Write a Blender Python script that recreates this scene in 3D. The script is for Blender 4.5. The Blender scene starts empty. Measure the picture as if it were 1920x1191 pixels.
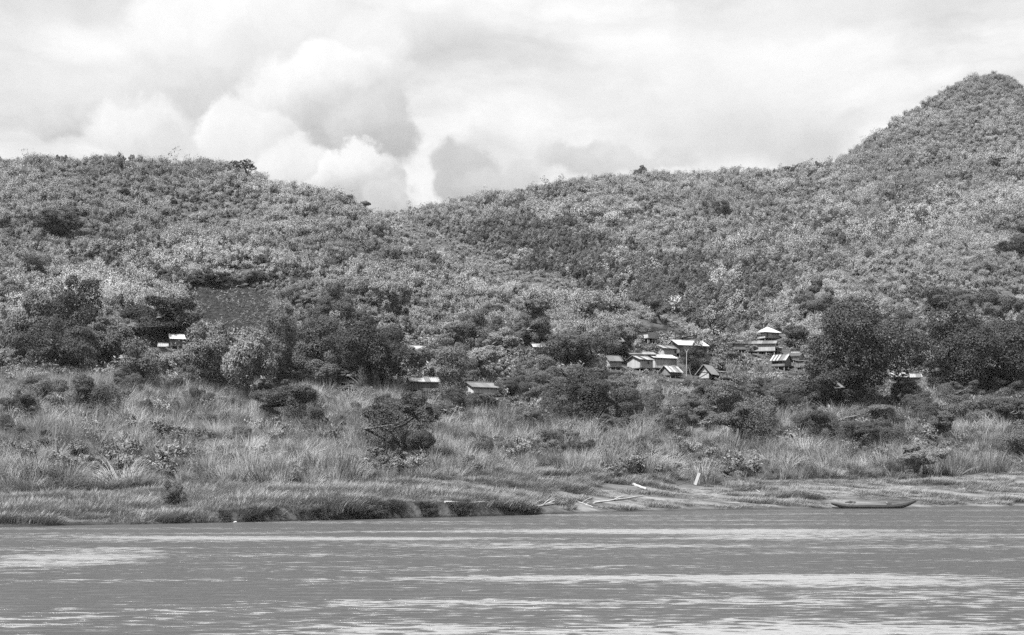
import bpy, math, random
import numpy as np
from mathutils import Vector

# ------------------------------------------------------------------ camera, world, sun, exposure
SC = bpy.context.scene
COL = SC.collection
F = 2667.0          # focal length in pixels of the 1920 px frame
HY = 890.0          # row of the horizon
CH = 3.5            # camera height over the river
cam_d = bpy.data.cameras.new("camera")
cam = bpy.data.objects.new("camera", cam_d)
COL.objects.link(cam)
cam.location = (0, 0, CH)
cam.rotation_euler = (math.radians(90), 0, 0)
cam_d.sensor_width = 36.0
cam_d.lens = 36.0 * F / 1920.0
cam_d.shift_y = (HY - 595.5) / 1920.0
cam_d.clip_start = 0.5
cam_d.clip_end = 12000
SC.camera = cam
SC.render.resolution_x, SC.render.resolution_y = 1024, 635
SC.view_settings.view_transform = 'Standard'
SC.view_settings.look = 'None'
SC.view_settings.exposure = 1.3
SC.view_settings.gamma = 1.0
SC.cycles.max_bounces = 5
SC.cycles.diffuse_bounces = 0
SC.cycles.transmission_bounces = 2
SC.cycles.glossy_bounces = 2
SC.cycles.volume_bounces = 0
SC.cycles.use_adaptive_sampling = False
SC.cycles.use_denoising = False
SC.cycles.sample_clamp_direct = 4.0
SC.cycles.sample_clamp_indirect = 3.0

SUN_EL, SUN_AZ = 60.0, 222.0      # azimuth clockwise from the view direction (+y)
SUN_STRENGTH = 5.0
SKY_GAIN = 0.405

sd = bpy.data.lights.new("sun", 'SUN')
sd.energy = SUN_STRENGTH
sd.angle = math.radians(3.0)
so = bpy.data.objects.new("sun", sd)
COL.objects.link(so)
el, az = math.radians(SUN_EL), math.radians(SUN_AZ)
to_sun = Vector((math.sin(az) * math.cos(el), math.cos(az) * math.cos(el), math.sin(el)))
so.rotation_euler = to_sun.to_track_quat('Z', 'Y').to_euler()
so.location = (0, 0, 60)


class NT:
    """small helper to write node trees"""
    def __init__(s, tree):
        s.t = tree
    def n(s, kind, **kw):
        nd = s.t.nodes.new(kind)
        for k, v in kw.items():
            setattr(nd, k, v)
        return nd
    def put(s, sock, v):
        if isinstance(v, bpy.types.NodeSocket):
            s.t.links.new(v, sock)
        else:
            sock.default_value = v
    def m(s, op, a, b=0.0, c=0.0, clamp=False):
        nd = s.n('ShaderNodeMath', operation=op, use_clamp=clamp)
        s.put(nd.inputs[0], a); s.put(nd.inputs[1], b); s.put(nd.inputs[2], c)
        return nd.outputs[0]
    def vm(s, op, a, b=(0, 0, 0), out=0):
        nd = s.n('ShaderNodeVectorMath', operation=op)
        s.put(nd.inputs[0], a); s.put(nd.inputs[1], b)
        return nd.outputs[out]
    def mr(s, v, a, b, c, d, smooth=False):
        nd = s.n('ShaderNodeMapRange', clamp=True)
        nd.interpolation_type = 'SMOOTHSTEP' if smooth else 'LINEAR'
        for i, x in enumerate((v, a, b, c, d)):
            s.put(nd.inputs[i], x)
        return nd.outputs[0]
    def mix(s, f, a, b):
        nd = s.n('ShaderNodeMix', data_type='FLOAT')
        s.put(nd.inputs[0], f); s.put(nd.inputs[2], a); s.put(nd.inputs[3], b)
        return nd.outputs[0]
    def noise(s, vec, scale, detail=4.0, rough=0.55, dist=0.0):
        nd = s.n('ShaderNodeTexNoise')
        s.put(nd.inputs['Vector'], vec)
        nd.inputs['Scale'].default_value = scale
        nd.inputs['Detail'].default_value = detail
        nd.inputs['Roughness'].default_value = rough
        nd.inputs['Distortion'].default_value = dist
        return nd
    def xyz(s, x, y, z):
        nd = s.n('ShaderNodeCombineXYZ')
        s.put(nd.inputs[0], x); s.put(nd.inputs[1], y); s.put(nd.inputs[2], z)
        return nd.outputs[0]
    def sep(s, v):
        nd = s.n('ShaderNodeSeparateXYZ')
        s.put(nd.inputs[0], v)
        return nd.outputs


def make_world():
    w = bpy.data.worlds.new("World")
    SC.world = w
    w.use_nodes = True
    t = NT(w.node_tree)
    w.node_tree.nodes.clear()
    out = t.n('ShaderNodeOutputWorld')
    bg = t.n('ShaderNodeBackground')
    t.t.links.new(bg.outputs[0], out.inputs[0])
    sky = t.n('ShaderNodeTexSky', sky_type='NISHITA')
    sky.sun_disc = False
    sky.sun_elevation = math.radians(SUN_EL)
    sky.sun_rotation = math.radians(SUN_AZ)
    bw = t.n('ShaderNodeRGBToBW')
    t.t.links.new(sky.outputs[0], bw.inputs[0])
    clear = t.m('MULTIPLY', bw.outputs[0], 0.10)          # the black and white sky behind the clouds
    tc = t.n('ShaderNodeTexCoord')
    d = tc.outputs['Generated']
    x, y, z = t.sep(d)[0:3]
    az_ = t.m('ARCTAN2', x, y)
    el_ = t.m('ARCSINE', z)
    p = t.xyz(az_, el_, 0.0)
    # warped angular coordinates give the billowed outlines
    n1 = t.noise(p, 26.0, 7.0, 0.60)
    w1 = t.vm('SCALE', t.vm('SUBTRACT', n1.outputs['Color'], (0.5, 0.5, 0.5)))
    w1.node.inputs[3].default_value = 0.048
    pw = t.vm('ADD', p, w1)
    n2 = t.noise(p, 9.0, 5.0, 0.5)
    w2 = t.vm('SCALE', t.vm('SUBTRACT', n2.outputs['Color'], (0.5, 0.5, 0.5)))
    w2.node.inputs[3].default_value = 0.05
    pw2 = t.vm('ADD', p, w2)
    # high thin cover over the whole dome
    lay = t.noise(t.vm('MULTIPLY', pw2, (2.2, 9.0, 1.0)), 2.2, 7.0, 0.55)
    cover = t.mr(lay.outputs['Fac'], 0.30, 0.62, 0.0, 1.0, True)
    base = t.mr(lay.outputs['Fac'], 0.28, 0.62, 0.76, 0.97, True)
    # generic cloud tops all round the sky, darker cloud bases higher up
    col = t.mix(t.m('MULTIPLY', cover, 0.9), t.m('MINIMUM', t.m('ADD', clear, 0.35), 0.72), base)
    col = t.mix(0.80, col, base)
    tex = t.noise(t.vm('MULTIPLY', pw2, (1.0, 1.7, 1.0)), 11.0, 8.0, 0.6)
    col = t.m('ADD', col, t.mr(tex.outputs['Fac'], .32, .68, -.09, .06, True))
    det = t.noise(pw, 30.0, 8.0, 0.62)
    detail = t.m('MULTIPLY', t.m('SUBTRACT', det.outputs['Fac'], 0.5), 0.26)

    def blob(col, px, py, rx, ry, top, bot, soft=0.25, crisp=True, lx=-0.45, amt=1.0):
        cu, cv = (px - 960) / F, (HY - py) / F
        src = pw if crisp else pw2
        q = t.vm('SUBTRACT', src, (cu, cv, 0))
        q = t.vm('DIVIDE', q, (rx / F, ry / F, 1))
        ln = t.vm('LENGTH', q, out=1)
        mask = t.m('MULTIPLY', t.mr(ln, 1.0 - soft, 1.0, 1.0, 0.0, True), amt)
        sx, sy, _ = t.sep(q)[0:3]
        g = t.m('ADD', t.m('MULTIPLY', sy, 0.9), t.m('MULTIPLY', sx, lx))
        sh = t.mr(g, -0.85, 0.75, bot, top, True)
        sh = t.m('ADD', sh, detail)
        return t.mix(mask, col, sh)

    # (linear radiances) soft veils first, cumulus towers after
    col = blob(col, 130, 40, 260, 75, .80, .74, .9, False)
    col = blob(col, 240, 190, 330, 60, .84, .76, .9, False, amt=.8)
    col = blob(col, 1300, 180, 420, 130, .93, .82, .9, False, amt=.7)
    col = blob(col, 1500, 60, 420, 60, .90, .80, .9, False, amt=.6)
    col = blob(col, 1350, 260, 260, 80, .80, .66, .8, False, amt=.8)
    col = blob(col, 1480, 280, 150, 55, .74, .60, .7, False, amt=.9)
    col = blob(col, 800, 95, 150, 75, .86, .62, .6, False)
    col = blob(col, 470, 120, 240, 150, 1.0, .70, .2)
    col = blob(col, 330, 215, 120, 95, .86, .60, .5)
    col = blob(col, 690, 120, 100, 90, .95, .80, .35)
    col = blob(col, 620, 205, 175, 110, 1.0, .52, .20, lx=-.35)
    col = blob(col, 700, 265, 95, 90, .74, .46, .35)
    col = blob(col, 170, 262, 85, 45, .78, .56, .35)
    col = blob(col, 285, 280, 120, 68, .94, .70, .35)
    col = blob(col, 480, 290, 105, 85, .95, .66, .22)
    col = blob(col, 560, 350, 110, 75, .90, .64, .3)
    col = blob(col, 665, 350, 95, 68, .96, .50, .18)
    col = blob(col, 730, 385, 60, 45, .72, .52, .4)
    col = blob(col, 795, 365, 34, 60, .96, .86, .9)
    col = blob(col, 868, 335, 68, 68, .62, .50, .3)
    col = blob(col, 945, 350, 110, 48, .70, .60, .6)
    col = blob(col, 1090, 318, 100, 38, .74, .64, .45)
    col = blob(col, 1190, 306, 150, 26, .76, .66, .6)
    col = blob(col, 1240, 312, 30, 16, .76, .70, .5)
    col = blob(col, 1500, 298, 80, 20, .70, .62, .6, False, amt=.7)
    cg = t.n('ShaderNodeCombineColor')
    for i in range(3):
        t.put(cg.inputs[i], col)
    t.t.links.new(cg.outputs[0], bg.inputs[0])
    bg.inputs[1].default_value = SKY_GAIN


make_world()

# ------------------------------------------------------------------ helpers
R = np.random.default_rng(11)
random.seed(11)


def tag(o, label=None, cat=None, group=None, kind=None):
    if label: o['label'] = label
    if cat: o['category'] = cat
    if group: o['group'] = group
    if kind: o['kind'] = kind
    return o


def fbm(x, y, seed=0, octaves=4, rough=0.5):
    """numpy value noise, about -1..1"""
    def h(i, j, s):
        n = (i * 374761393 + j * 668265263 + s * 1442695041) & 0xffffffff
        n = ((n ^ (n >> 13)) * 1274126177) & 0xffffffff
        return ((n ^ (n >> 16)) & 0xffff) / 65535.0
    x = np.asarray(x, float); y = np.asarray(y, float)
    tot = np.zeros(np.broadcast(x, y).shape); amp = 1.0; s = 0.0
    for o in range(octaves):
        xi = np.floor(x).astype(np.int64); yi = np.floor(y).astype(np.int64)
        fx = x - xi; fy = y - yi
        fx = fx * fx * (3 - 2 * fx); fy = fy * fy * (3 - 2 * fy)
        a = h(xi, yi, seed + o); b = h(xi + 1, yi, seed + o)
        c = h(xi, yi + 1, seed + o); d = h(xi + 1, yi + 1, seed + o)
        tot = tot + amp * ((a * (1 - fx) + b * fx) * (1 - fy) + (c * (1 - fx) + d * fx) * fy - 0.5) * 2
        s += amp; amp *= rough; x = x * 2.03 + 17.1; y = y * 2.03 + 5.3
    return tot / s * 1.5


def mesh_np(name, verts, faces, mat=None, nv=4, smooth=False):
    me = bpy.data.meshes.new(name)
    v = np.asarray(verts, dtype=np.float32).reshape(-1, 3)
    f = np.asarray(faces, dtype=np.int32).reshape(-1, nv)
    me.vertices.add(len(v)); me.vertices.foreach_set('co', v.ravel())
    me.loops.add(f.size); me.loops.foreach_set('vertex_index', f.ravel())
    me.polygons.add(len(f))
    me.polygons.foreach_set('loop_start', np.arange(0, f.size, nv, dtype=np.int32))
    me.polygons.foreach_set('loop_total', np.full(len(f), nv, dtype=np.int32))
    if smooth:
        me.polygons.foreach_set('use_smooth', np.ones(len(f), dtype=bool))
    me.update(calc_edges=True)
    if mat: me.materials.append(mat)
    return me


def link(name, me, parent=None, loc=None):
    o = bpy.data.objects.new(name, me)
    COL.objects.link(o)
    if parent: o.parent = parent
    if loc is not None: o.location = loc
    return o


def empty(name, loc, rz=0.0, scale=None):
    o = bpy.data.objects.new(name, None)
    COL.objects.link(o)
    o.location = loc
    o.rotation_euler = (0, 0, rz)
    o.empty_display_size = 0.5
    if scale is not None: o.scale = scale
    return o


class MB:
    """collects boxes, tubes and quads for ONE mesh"""
    def __init__(s):
        s.v = []; s.f = []
    def box(s, x0, x1, y0, y1, z0, z1):
        b = len(s.v)
        s.v += [(x, y, z) for z in (z0, z1) for x, y in ((x0, y0), (x1, y0), (x1, y1), (x0, y1))]
        s.f += [tuple(b + i for i in q) for q in ((3, 2, 1, 0), (4, 5, 6, 7), (0, 1, 5, 4), (1, 2, 6, 5), (2, 3, 7, 6), (3, 0, 4, 7))]
        return s
    def slab(s, quad, th):
        """quad of 4 points, extruded by th along its normal"""
        q = [Vector(p) for p in quad]
        n = (q[1] - q[0]).cross(q[3] - q[0]).normalized() * th
        b = len(s.v)
        s.v += [tuple(p) for p in q] + [tuple(p + n) for p in q]
        s.f += [tuple(b + i for i in k) for k in ((3, 2, 1, 0), (4, 5, 6, 7), (0, 1, 5, 4), (1, 2, 6, 5), (2, 3, 7, 6), (3, 0, 4, 7))]
        return s
    def tube(s, pts, rads, seg=7):
        pts = [Vector(p) for p in pts]
        b0 = len(s.v)
        for i, p in enumerate(pts):
            d = (pts[min(i + 1, len(pts) - 1)] - pts[max(i - 1, 0)]).normalized()
            a = d.cross(Vector((0.3, 1, 0.1))).normalized()
            c = d.cross(a).normalized()
            for k in range(seg):
                th = 2 * math.pi * k / seg
                s.v.append(tuple(p + (a * math.cos(th) + c * math.sin(th)) * rads[i]))
        for i in range(len(pts) - 1):
            for k in range(seg):
                k2 = (k + 1) % seg
                s.f.append((b0 + i * seg + k, b0 + i * seg + k2, b0 + (i + 1) * seg + k2, b0 + (i + 1) * seg + k))
        s.f.append(tuple(b0 + k for k in range(seg))[::-1])
        e = b0 + (len(pts) - 1) * seg
        s.f.append(tuple(e + k for k in range(seg)))
        return s
    def poly(s, pts):
        b = len(s.v)
        s.v += [tuple(p) for p in pts]
        s.f.append(tuple(range(b, b + len(pts))))
        return s
    def mesh(s, name, mat):
        me = bpy.data.meshes.new(name)
        me.from_pydata(s.v, [], s.f)
        me.update()
        if mat: me.materials.append(mat)
        return me
    def build(s, name, mat, parent=None, loc=None):
        return link(name, s.mesh(name, mat), parent, loc)


# ------------------------------------------------------------------ terrain
# knots: per column of the view (pixel x) the depth Y and either the row the ground
# reaches there (py) or its height
CX = [-900, -400, 0, 250, 400, 480, 560, 640, 740, 900, 1050, 1200, 1300, 1400, 1500, 1600, 1700, 1750, 1800, 1860, 1890, 1920, 2050, 2400, 2900]
def zof(py, Y): return CH + (HY - py) * Y / F
def cols(tab):
    """tab {px: (Y, py)} or {px: (Y, None, z)} -> Y and z at each CX column"""
    ks = sorted(tab)
    Ys = [tab[k][0] for k in ks]
    zs = [tab[k][2] if len(tab[k]) == 3 else zof(tab[k][1], tab[k][0]) for k in ks]
    return np.interp(CX, ks, Ys), np.interp(CX, ks, zs)
SH = {-900: 92, 0: 95.3, 250: 100, 640: 110, 1000: 123, 1200: 136, 1300: 139, 1600: 147, 1920: 153, 2400: 158}
KN = [
    cols({k: (v - 14, None, -1.6) for k, v in SH.items()}),
    cols({k: (v, None, -0.03) for k, v in SH.items()}),
    cols({-900: (92.8, None, .3), 0: (96.2, None, .22), 330: (102, None, .25), 450: (105, None, .75), 640: (110.5, None, 1.05), 860: (118.1, None, 1.3), 980: (123.3, None, .7), 1040: (127, None, .35),
          1200: (137.2, None, .2), 1300: (140.2, None, .2), 1600: (148, None, .18), 1920: (154, None, .3), 2400: (159, None, .3)}),
    cols({-900: (112, 930), 0: (118, 925), 400: (125, 912), 640: (132, 905), 1000: (146, 893), 1150: (154, 898), 1300: (158, 908), 1450: (164, 898), 1600: (168, 892), 1920: (175, 889), 2400: (180, 889)}),
    cols({-900: (150, 800), 0: (150, 805), 640: (160, 818), 1000: (172, 822), 1300: (185, 812), 1600: (192, 815), 1920: (197, 808), 2400: (200, 806)}),
    cols({-900: (190, 720), 0: (190, 722), 640: (202, 728), 1000: (217, 724), 1200: (230, 712), 1300: (237, 713), 1400: (238, 712), 1500: (240, 725), 1600: (232, 742), 1920: (228, 748), 2400: (228, 748)}),
    cols({-900: (235, 660), 0: (235, 662), 640: (247, 657), 1000: (252, 660), 1200: (262, 650), 1300: (268, 648), 1400: (268, 650), 1500: (275, 648), 1600: (268, 675), 1920: (262, 680), 2400: (262, 680)}),
    cols({-900: (340, 470), 0: (340, 475), 400: (340, 482), 640: (335, 500), 740: (330, 522), 900: (320, 560), 1050: (312, 582), 1200: (302, 598), 1300: (296, 618), 1400: (292, 632), 1500: (315, 610), 1600: (335, 600), 1920: (345, 580), 2400: (345, 570)}),
    cols({-900: (455, 330), -400: (455, 318), 0: (450, 312), 250: (450, 303), 400: (445, 335), 480: (440, 356), 560: (434, 366), 640: (428, 382), 740: (415, 415), 900: (390, 462), 1050: (365, 507), 1200: (340, 554), 1300: (325, 590), 1400: (310, 617), 1450: (350, 585), 1500: (385, 560), 1600: (410, 525), 1750: (425, 490), 1920: (435, 470), 2400: (440, 450)}),
    cols({-900: (540, None, 78), 0: (540, None, 80), 740: (515, None, 55), 900: (480, None, 40), 1050: (440, None, 33), 1200: (400, None, 28), 1300: (365, None, 29), 1400: (345, None, 34), 1450: (390, None, 52), 1500: (430, 535), 1600: (460, 490), 1700: (470, 462), 1800: (480, 435), 1920: (490, 405), 2400: (500, 380)}),
    cols({-900: (640, None, 92), 0: (640, None, 96), 740: (640, 452), 900: (640, 428), 1050: (630, 430), 1200: (600, 450), 1300: (580, 460), 1400: (560, 465), 1500: (545, 462), 1600: (555, 432), 1700: (560, 418), 1800: (560, 402), 1860: (560, 380), 1920: (560, 362), 2400: (560, 340)}),
    cols({-900: (780, None, 110), 0: (780, None, 115), 740: (770, 414), 850: (765, 388), 950: (760, 360), 1050: (758, 348), 1200: (755, 334), 1400: (752, 328), 1530: (750, 322), 1600: (720, 316), 1700: (700, 312), 1800: (690, 306), 1920: (680, 297), 2400: (680, 290)}),
    cols({-900: (850, None, 105), 0: (850, None, 110), 740: (850, None, 132), 1050: (850, None, 150), 1400: (850, None, 158), 1530: (850, None, 160), 1600: (800, None, 164), 1800: (780, None, 158), 1920: (770, None, 158), 2400: (770, None, 150)}),
    cols({-900: (1000, None, 90), 0: (1000, None, 95), 740: (990, None, 110), 1050: (990, None, 130), 1400: (980, None, 150), 1530: (960, 340), 1560: (960, 322), 1600: (960, 292), 1650: (965, 259), 1700: (970, 219), 1750: (975, 184), 1800: (980, 155), 1860: (990, 139), 1890: (990, 143), 1920: (990, 162), 1980: (990, 215), 2100: (980, 300), 2400: (980, 380)}),
    cols({-900: (1300, None, 40), 2400: (1300, None, 60)}),
]
PXG = np.concatenate([np.arange(-6000, -500, 110.), np.arange(-500, 2421, 6.), np.arange(2480, 8000, 110.)])
YG = np.concatenate([np.arange(72, 185, .5), np.arange(185, 300, 1.5), np.arange(300, 1010, 5.), np.arange(1040, 1301, 40.)])
Kfull = [(np.array(PXG * 0 + np.interp(PXG, CX, k[0])), np.interp(PXG, CX, k[1])) for k in KN]
Zg = np.zeros((len(PXG), len(YG)))
for i, px in enumerate(PXG):
    Zg[i] = np.interp(YG, [k[0][i] for k in Kfull], [k[1][i] for k in Kfull], left=-1.6)
def smooth_axis(A, n, axis):
    if n < 1: return A
    ker = np.hanning(2 * n + 3)[1:-1]; ker /= ker.sum()
    P = np.concatenate([np.repeat(np.take(A, [0], axis), n, axis), A, np.repeat(np.take(A, [-1], axis), n, axis)], axis)
    return np.apply_along_axis(lambda r: np.convolve(r, ker, 'valid'), axis, P)
Zs = smooth_axis(smooth_axis(Zg, 5, 1), 5, 0)
near = np.clip((YG - 180) / 25, 0, 1)[None, :]
Z0 = Zg * (1 - near) + Zs * near
XW = (PXG[:, None] - 960) / F * YG[None, :]
YW = np.repeat(YG[None, :], len(PXG), 0)
shore = np.interp(PXG, list(SH), list(SH.values()))[:, None]
up = np.clip((YW - shore) / 22, 0, 1)
hill = np.clip((YW - 255) / 90, 0, 1)
edge = np.exp(-((YW - shore) / 5.0) ** 2)
Z0 = Z0 + up * (fbm(XW / 9, YW / 9, 3, 3) * .35) + hill * (fbm(XW / 42, YW / 42, 9, 4) * 2.6 * np.interp(YW, [300, 380, 460, 560, 680, 760, 860], [1, 1.2, .5, 1.6, 1.6, .6, .25]) + fbm(XW / 14, YW / 14, 5, 3) * 1.5)
Z0 = Z0 - np.interp(YW, [255, 300, 420, 560, 700, 980], [0, .4, -2.0, .3, .3, -.9])
Z0 = Z0 + fbm(XW / 60, YW / 90, 14, 3) * (np.exp(-((YW - 345) / 50) ** 2) * 4.5 + np.exp(-((YW - 620) / 85) ** 2) * 10) * hill
Z0 = Z0 + edge * (fbm(XW / 5, YW / 5, 21, 3) * .16) + np.clip((YW - 200) / 20, 0, 1) * (1 - hill) * fbm(XW / 14, YW / 14, 4, 2) * .35


def ground(px, Y):
    px = np.asarray(px, float); Y = np.asarray(Y, float)
    i = np.clip(np.searchsorted(PXG, px) - 1, 0, len(PXG) - 2); j = np.clip(np.searchsorted(YG, Y) - 1, 0, len(YG) - 2)
    fx = np.clip((px - PXG[i]) / (PXG[i + 1] - PXG[i]), 0, 1); fy = np.clip((Y - YG[j]) / (YG[j + 1] - YG[j]), 0, 1)
    return (Z0[i, j] * (1 - fx) + Z0[i + 1, j] * fx) * (1 - fy) + (Z0[i, j + 1] * (1 - fx) + Z0[i + 1, j + 1] * fx) * fy
def row(z, Y): return HY - (z - CH) * F / Y
def world(px, Y, z=None):
    return Vector(((px - 960) / F * Y, Y, float(ground(px, Y)) if z is None else z))
YMARCH = np.arange(92, 1000, .5)
def hit(px, py):
    """the first depth at which the ground of column px rises to row py"""
    r = row(ground(np.full(len(YMARCH), px), YMARCH), YMARCH)
    ok = np.nonzero((r <= py) & (YMARCH > np.interp(px, list(SH), list(SH.values())) - .5))[0]
    return float(YMARCH[ok[0]]) if len(ok) else float(YMARCH[np.argmin(r)])


# ------------------------------------------------------------------ materials (a black and white photograph: every colour is a grey)
def mat_new(name):
    m = bpy.data.materials.new(name)
    m.use_nodes = True
    m.node_tree.nodes.clear()
    t = NT(m.node_tree)
    out = t.n('ShaderNodeOutputMaterial')
    return m, t, out
def gray(t, v):
    c = t.n('ShaderNodeCombineColor')
    for i in range(3): t.put(c.inputs[i], v)
    return c.outputs[0]

def leaf_mat(name, base, var=.35, trans=.3, rough=.65, spec=.12, big=.25, bigscale=.03):
    m, t, out = mat_new(name)
    oi = t.n('ShaderNodeObjectInfo'); ge = t.n('ShaderNodeNewGeometry')
    f = t.mr(oi.outputs['Random'], 0, 1, 1 - var, 1 + var)
    f = t.m('MULTIPLY', f, t.mr(ge.outputs['Random Per Island'], 0, 1, 1 - var, 1 + var))
    nz = t.noise(ge.outputs['Position'], bigscale, 3, .5)
    f = t.m('MULTIPLY', f, t.mr(nz.outputs['Fac'], .3, .7, 1 - big, 1 + big))
    c = gray(t, t.m('MULTIPLY', f, base))
    pr = t.n('ShaderNodeBsdfPrincipled')
    t.put(pr.inputs['Base Color'], c)
    pr.inputs['Roughness'].default_value = rough
    pr.inputs['Specular IOR Level'].default_value = spec
    tr = t.n('ShaderNodeBsdfTranslucent'); t.put(tr.inputs[0], c)
    mx = t.n('ShaderNodeMixShader'); mx.inputs[0].default_value = trans
    t.t.links.new(pr.outputs[0], mx.inputs[1]); t.t.links.new(tr.outputs[0], mx.inputs[2])
    t.t.links.new(mx.outputs[0], out.inputs[0])
    return m

def solid_mat(name, base, var=.25, scale=2.0, rough=.8, stretch=(1, 1, 1), spec=.3, bump=0.0, metal=0.0):
    m, t, out = mat_new(name)
    tc = t.n('ShaderNodeTexCoord')
    v = t.vm('MULTIPLY', tc.outputs['Object'], stretch)
    nz = t.noise(v, scale, 5, .6)
    f = t.m('MULTIPLY', t.mr(nz.outputs['Fac'], .3, .7, 1 - var, 1 + var), base)
    pr = t.n('ShaderNodeBsdfPrincipled')
    t.put(pr.inputs['Base Color'], gray(t, f))
    pr.inputs['Roughness'].default_value = rough
    pr.inputs['Metallic'].default_value = metal
    pr.inputs['Specular IOR Level'].default_value = spec
    if bump:
        b = t.n('ShaderNodeBump'); b.inputs['Distance'].default_value = bump
        t.put(b.inputs['Height'], nz.outputs['Fac']); t.t.links.new(b.outputs[0], pr.inputs['Normal'])
    t.t.links.new(pr.outputs[0], out.inputs[0])
    return m

def sheet_mat(name, lo, hi, panel=.85, rib=.16, streak=.3):
    """corrugated roofing: ribs down the slope and panels of different age, in object space"""
    m, t, out = mat_new(name)
    tc = t.n('ShaderNodeTexCoord'); oi = t.n('ShaderNodeObjectInfo')
    x, y, z = t.sep(tc.outputs['Object'])[0:3]
    cell = t.m('FLOOR', t.m('DIVIDE', x, panel))
    side = t.m('GREATER_THAN', y, 0.0)
    wn = t.n('ShaderNodeTexWhiteNoise', noise_dimensions='3D')
    t.put(wn.inputs['Vector'], t.xyz(cell, side, t.m('MULTIPLY', oi.outputs['Random'], 37.0)))
    v = t.mr(wn.outputs['Value'], .15, .85, lo, hi)
    rb = t.m('SINE', t.m('MULTIPLY', x, 2 * math.pi / rib))
    v = t.m('MULTIPLY', v, t.mr(rb, -1, 1, .86, 1.06))
    nz = t.noise(t.vm('MULTIPLY', tc.outputs['Object'], (5, 1, 1)), 1.5, 5, .6)
    v = t.m('MULTIPLY', v, t.mr(nz.outputs['Fac'], .3, .7, 1 - streak, 1.05))
    pr = t.n('ShaderNodeBsdfPrincipled')
    t.put(pr.inputs['Base Color'], gray(t, v)); pr.inputs['Roughness'].default_value = .55
    pr.inputs['Specular IOR Level'].default_value = .4
    b = t.n('ShaderNodeBump'); b.inputs['Distance'].default_value = .02
    t.put(b.inputs['Height'], rb); t.t.links.new(b.outputs[0], pr.inputs['Normal'])
    t.t.links.new(pr.outputs[0], out.inputs[0])
    return m

def board_mat(name, base, pitch=.22, var=.3):
    """upright boards or split bamboo wall panels"""
    m, t, out = mat_new(name)
    tc = t.n('ShaderNodeTexCoord')
    x, y, z = t.sep(tc.outputs['Object'])[0:3]
    s = t.m('DIVIDE', t.m('ADD', x, y), pitch)
    wn = t.n('ShaderNodeTexWhiteNoise', noise_dimensions='1D'); t.put(wn.inputs['W'], t.m('FLOOR', s))
    v = t.mr(wn.outputs['Value'], 0, 1, base * (1 - var), base * (1 + var))
    fr = t.m('FRACT', s)
    gap = t.m('MULTIPLY', t.mr(fr, 0, .08, .45, 1), t.mr(fr, .92, 1, 1, .45))
    nz = t.noise(t.vm('MULTIPLY', tc.outputs['Object'], (3, 3, .8)), 2.0, 5, .6)
    v = t.m('MULTIPLY', t.m('MULTIPLY', v, gap), t.mr(nz.outputs['Fac'], .3, .7, .7, 1.15))
    pr = t.n('ShaderNodeBsdfPrincipled')
    t.put(pr.inputs['Base Color'], gray(t, v)); pr.inputs['Roughness'].default_value = .85
    t.t.links.new(pr.outputs[0], out.inputs[0])
    return m

TR = .10
M = {
    'hill': leaf_mat('hill_leaves', .24, .14, TR, big=.34, bigscale=.025),
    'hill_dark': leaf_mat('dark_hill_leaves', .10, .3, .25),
    'bamboo': leaf_mat('bamboo_leaves', .27, .14, TR, big=.34, bigscale=.02),
    'grass': leaf_mat('tall_grass_blades', .27, .30, .25, big=.3, bigscale=.12),
    'fringe': leaf_mat('matted_grass', .10, .3, .15),
    'crest': leaf_mat('pale_crest_growth', .36, .14, .15),
    'reed': leaf_mat('pale_reed_blades', .32, .2, .25),
    'short': leaf_mat('short_grass_blades', .23, .25, .2, big=.25, bigscale=.2),
    'weed': leaf_mat('undergrowth_leaves', .17, .3, TR, big=.25, bigscale=.1),
    'tree': leaf_mat('tree_leaves', .062, .28, TR, spec=.12, rough=.6, big=.12),
    'tree_mid': leaf_mat('mid_tree_leaves', .11, .28, TR, big=.12),
    'tree_pale': leaf_mat('pale_tree_leaves', .19, .25, TR, big=.12),
    'vine': leaf_mat('vine_leaves', .085, .35, TR, spec=.15, rough=.6, big=.15),
    'bark': solid_mat('bark', .09, .4, 3, .9, (1, 1, .3), bump=.05),
    'culm': solid_mat('bamboo_culms', .22, .3, 2, .6),
    'wood': solid_mat('weathered_wood', .26, .35, 4, .85, (1, 1, .3)),
    'wood_dark': solid_mat('dark_wood', .06, .4, 4, .85),
    'pale_wood': solid_mat('bleached_wood', .30, .15, 3, .8, (4, 4, .5)),
    'drift': solid_mat('driftwood', .38, .3, 3, .85, (.5, 3, 3)),
    'hull': solid_mat('canoe_hull', .10, .35, 2.0, .7, (.4, 4, 5)),
    'roof_white': sheet_mat('white_roof_sheets', .34, .50, 1.2, .3, .12),
    'roof_dull': sheet_mat('dull_roof_sheets', .12, .34, .9, .3, .3),
    'roof_patch': sheet_mat('patched_roof_sheets', .04, .34, .8),
    'roof_grey': sheet_mat('grey_roof_sheets', .06, .20, 1.0),
    'roof_striped': sheet_mat('striped_roof_sheets', .07, .42, .30, .1),
    'roof_dark': solid_mat('dark_roof', .05, .4, 3, .8),
    'thatch': solid_mat('thatch', .17, .35, 5, .95, (4, .6, .6), bump=.05),
    'wall': board_mat('bamboo_wall', .34, .18, .18),
    'wall_pale': board_mat('pale_wall_boards', .42, .25, .12),
    'wall_dark': board_mat('dark_wall_boards', .15, .22, .3),
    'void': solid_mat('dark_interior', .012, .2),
    'soil': solid_mat('soil_clods', .06, .4, 6),
    'stone': solid_mat('pale_stone', .38, .2, 3),
}

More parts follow.
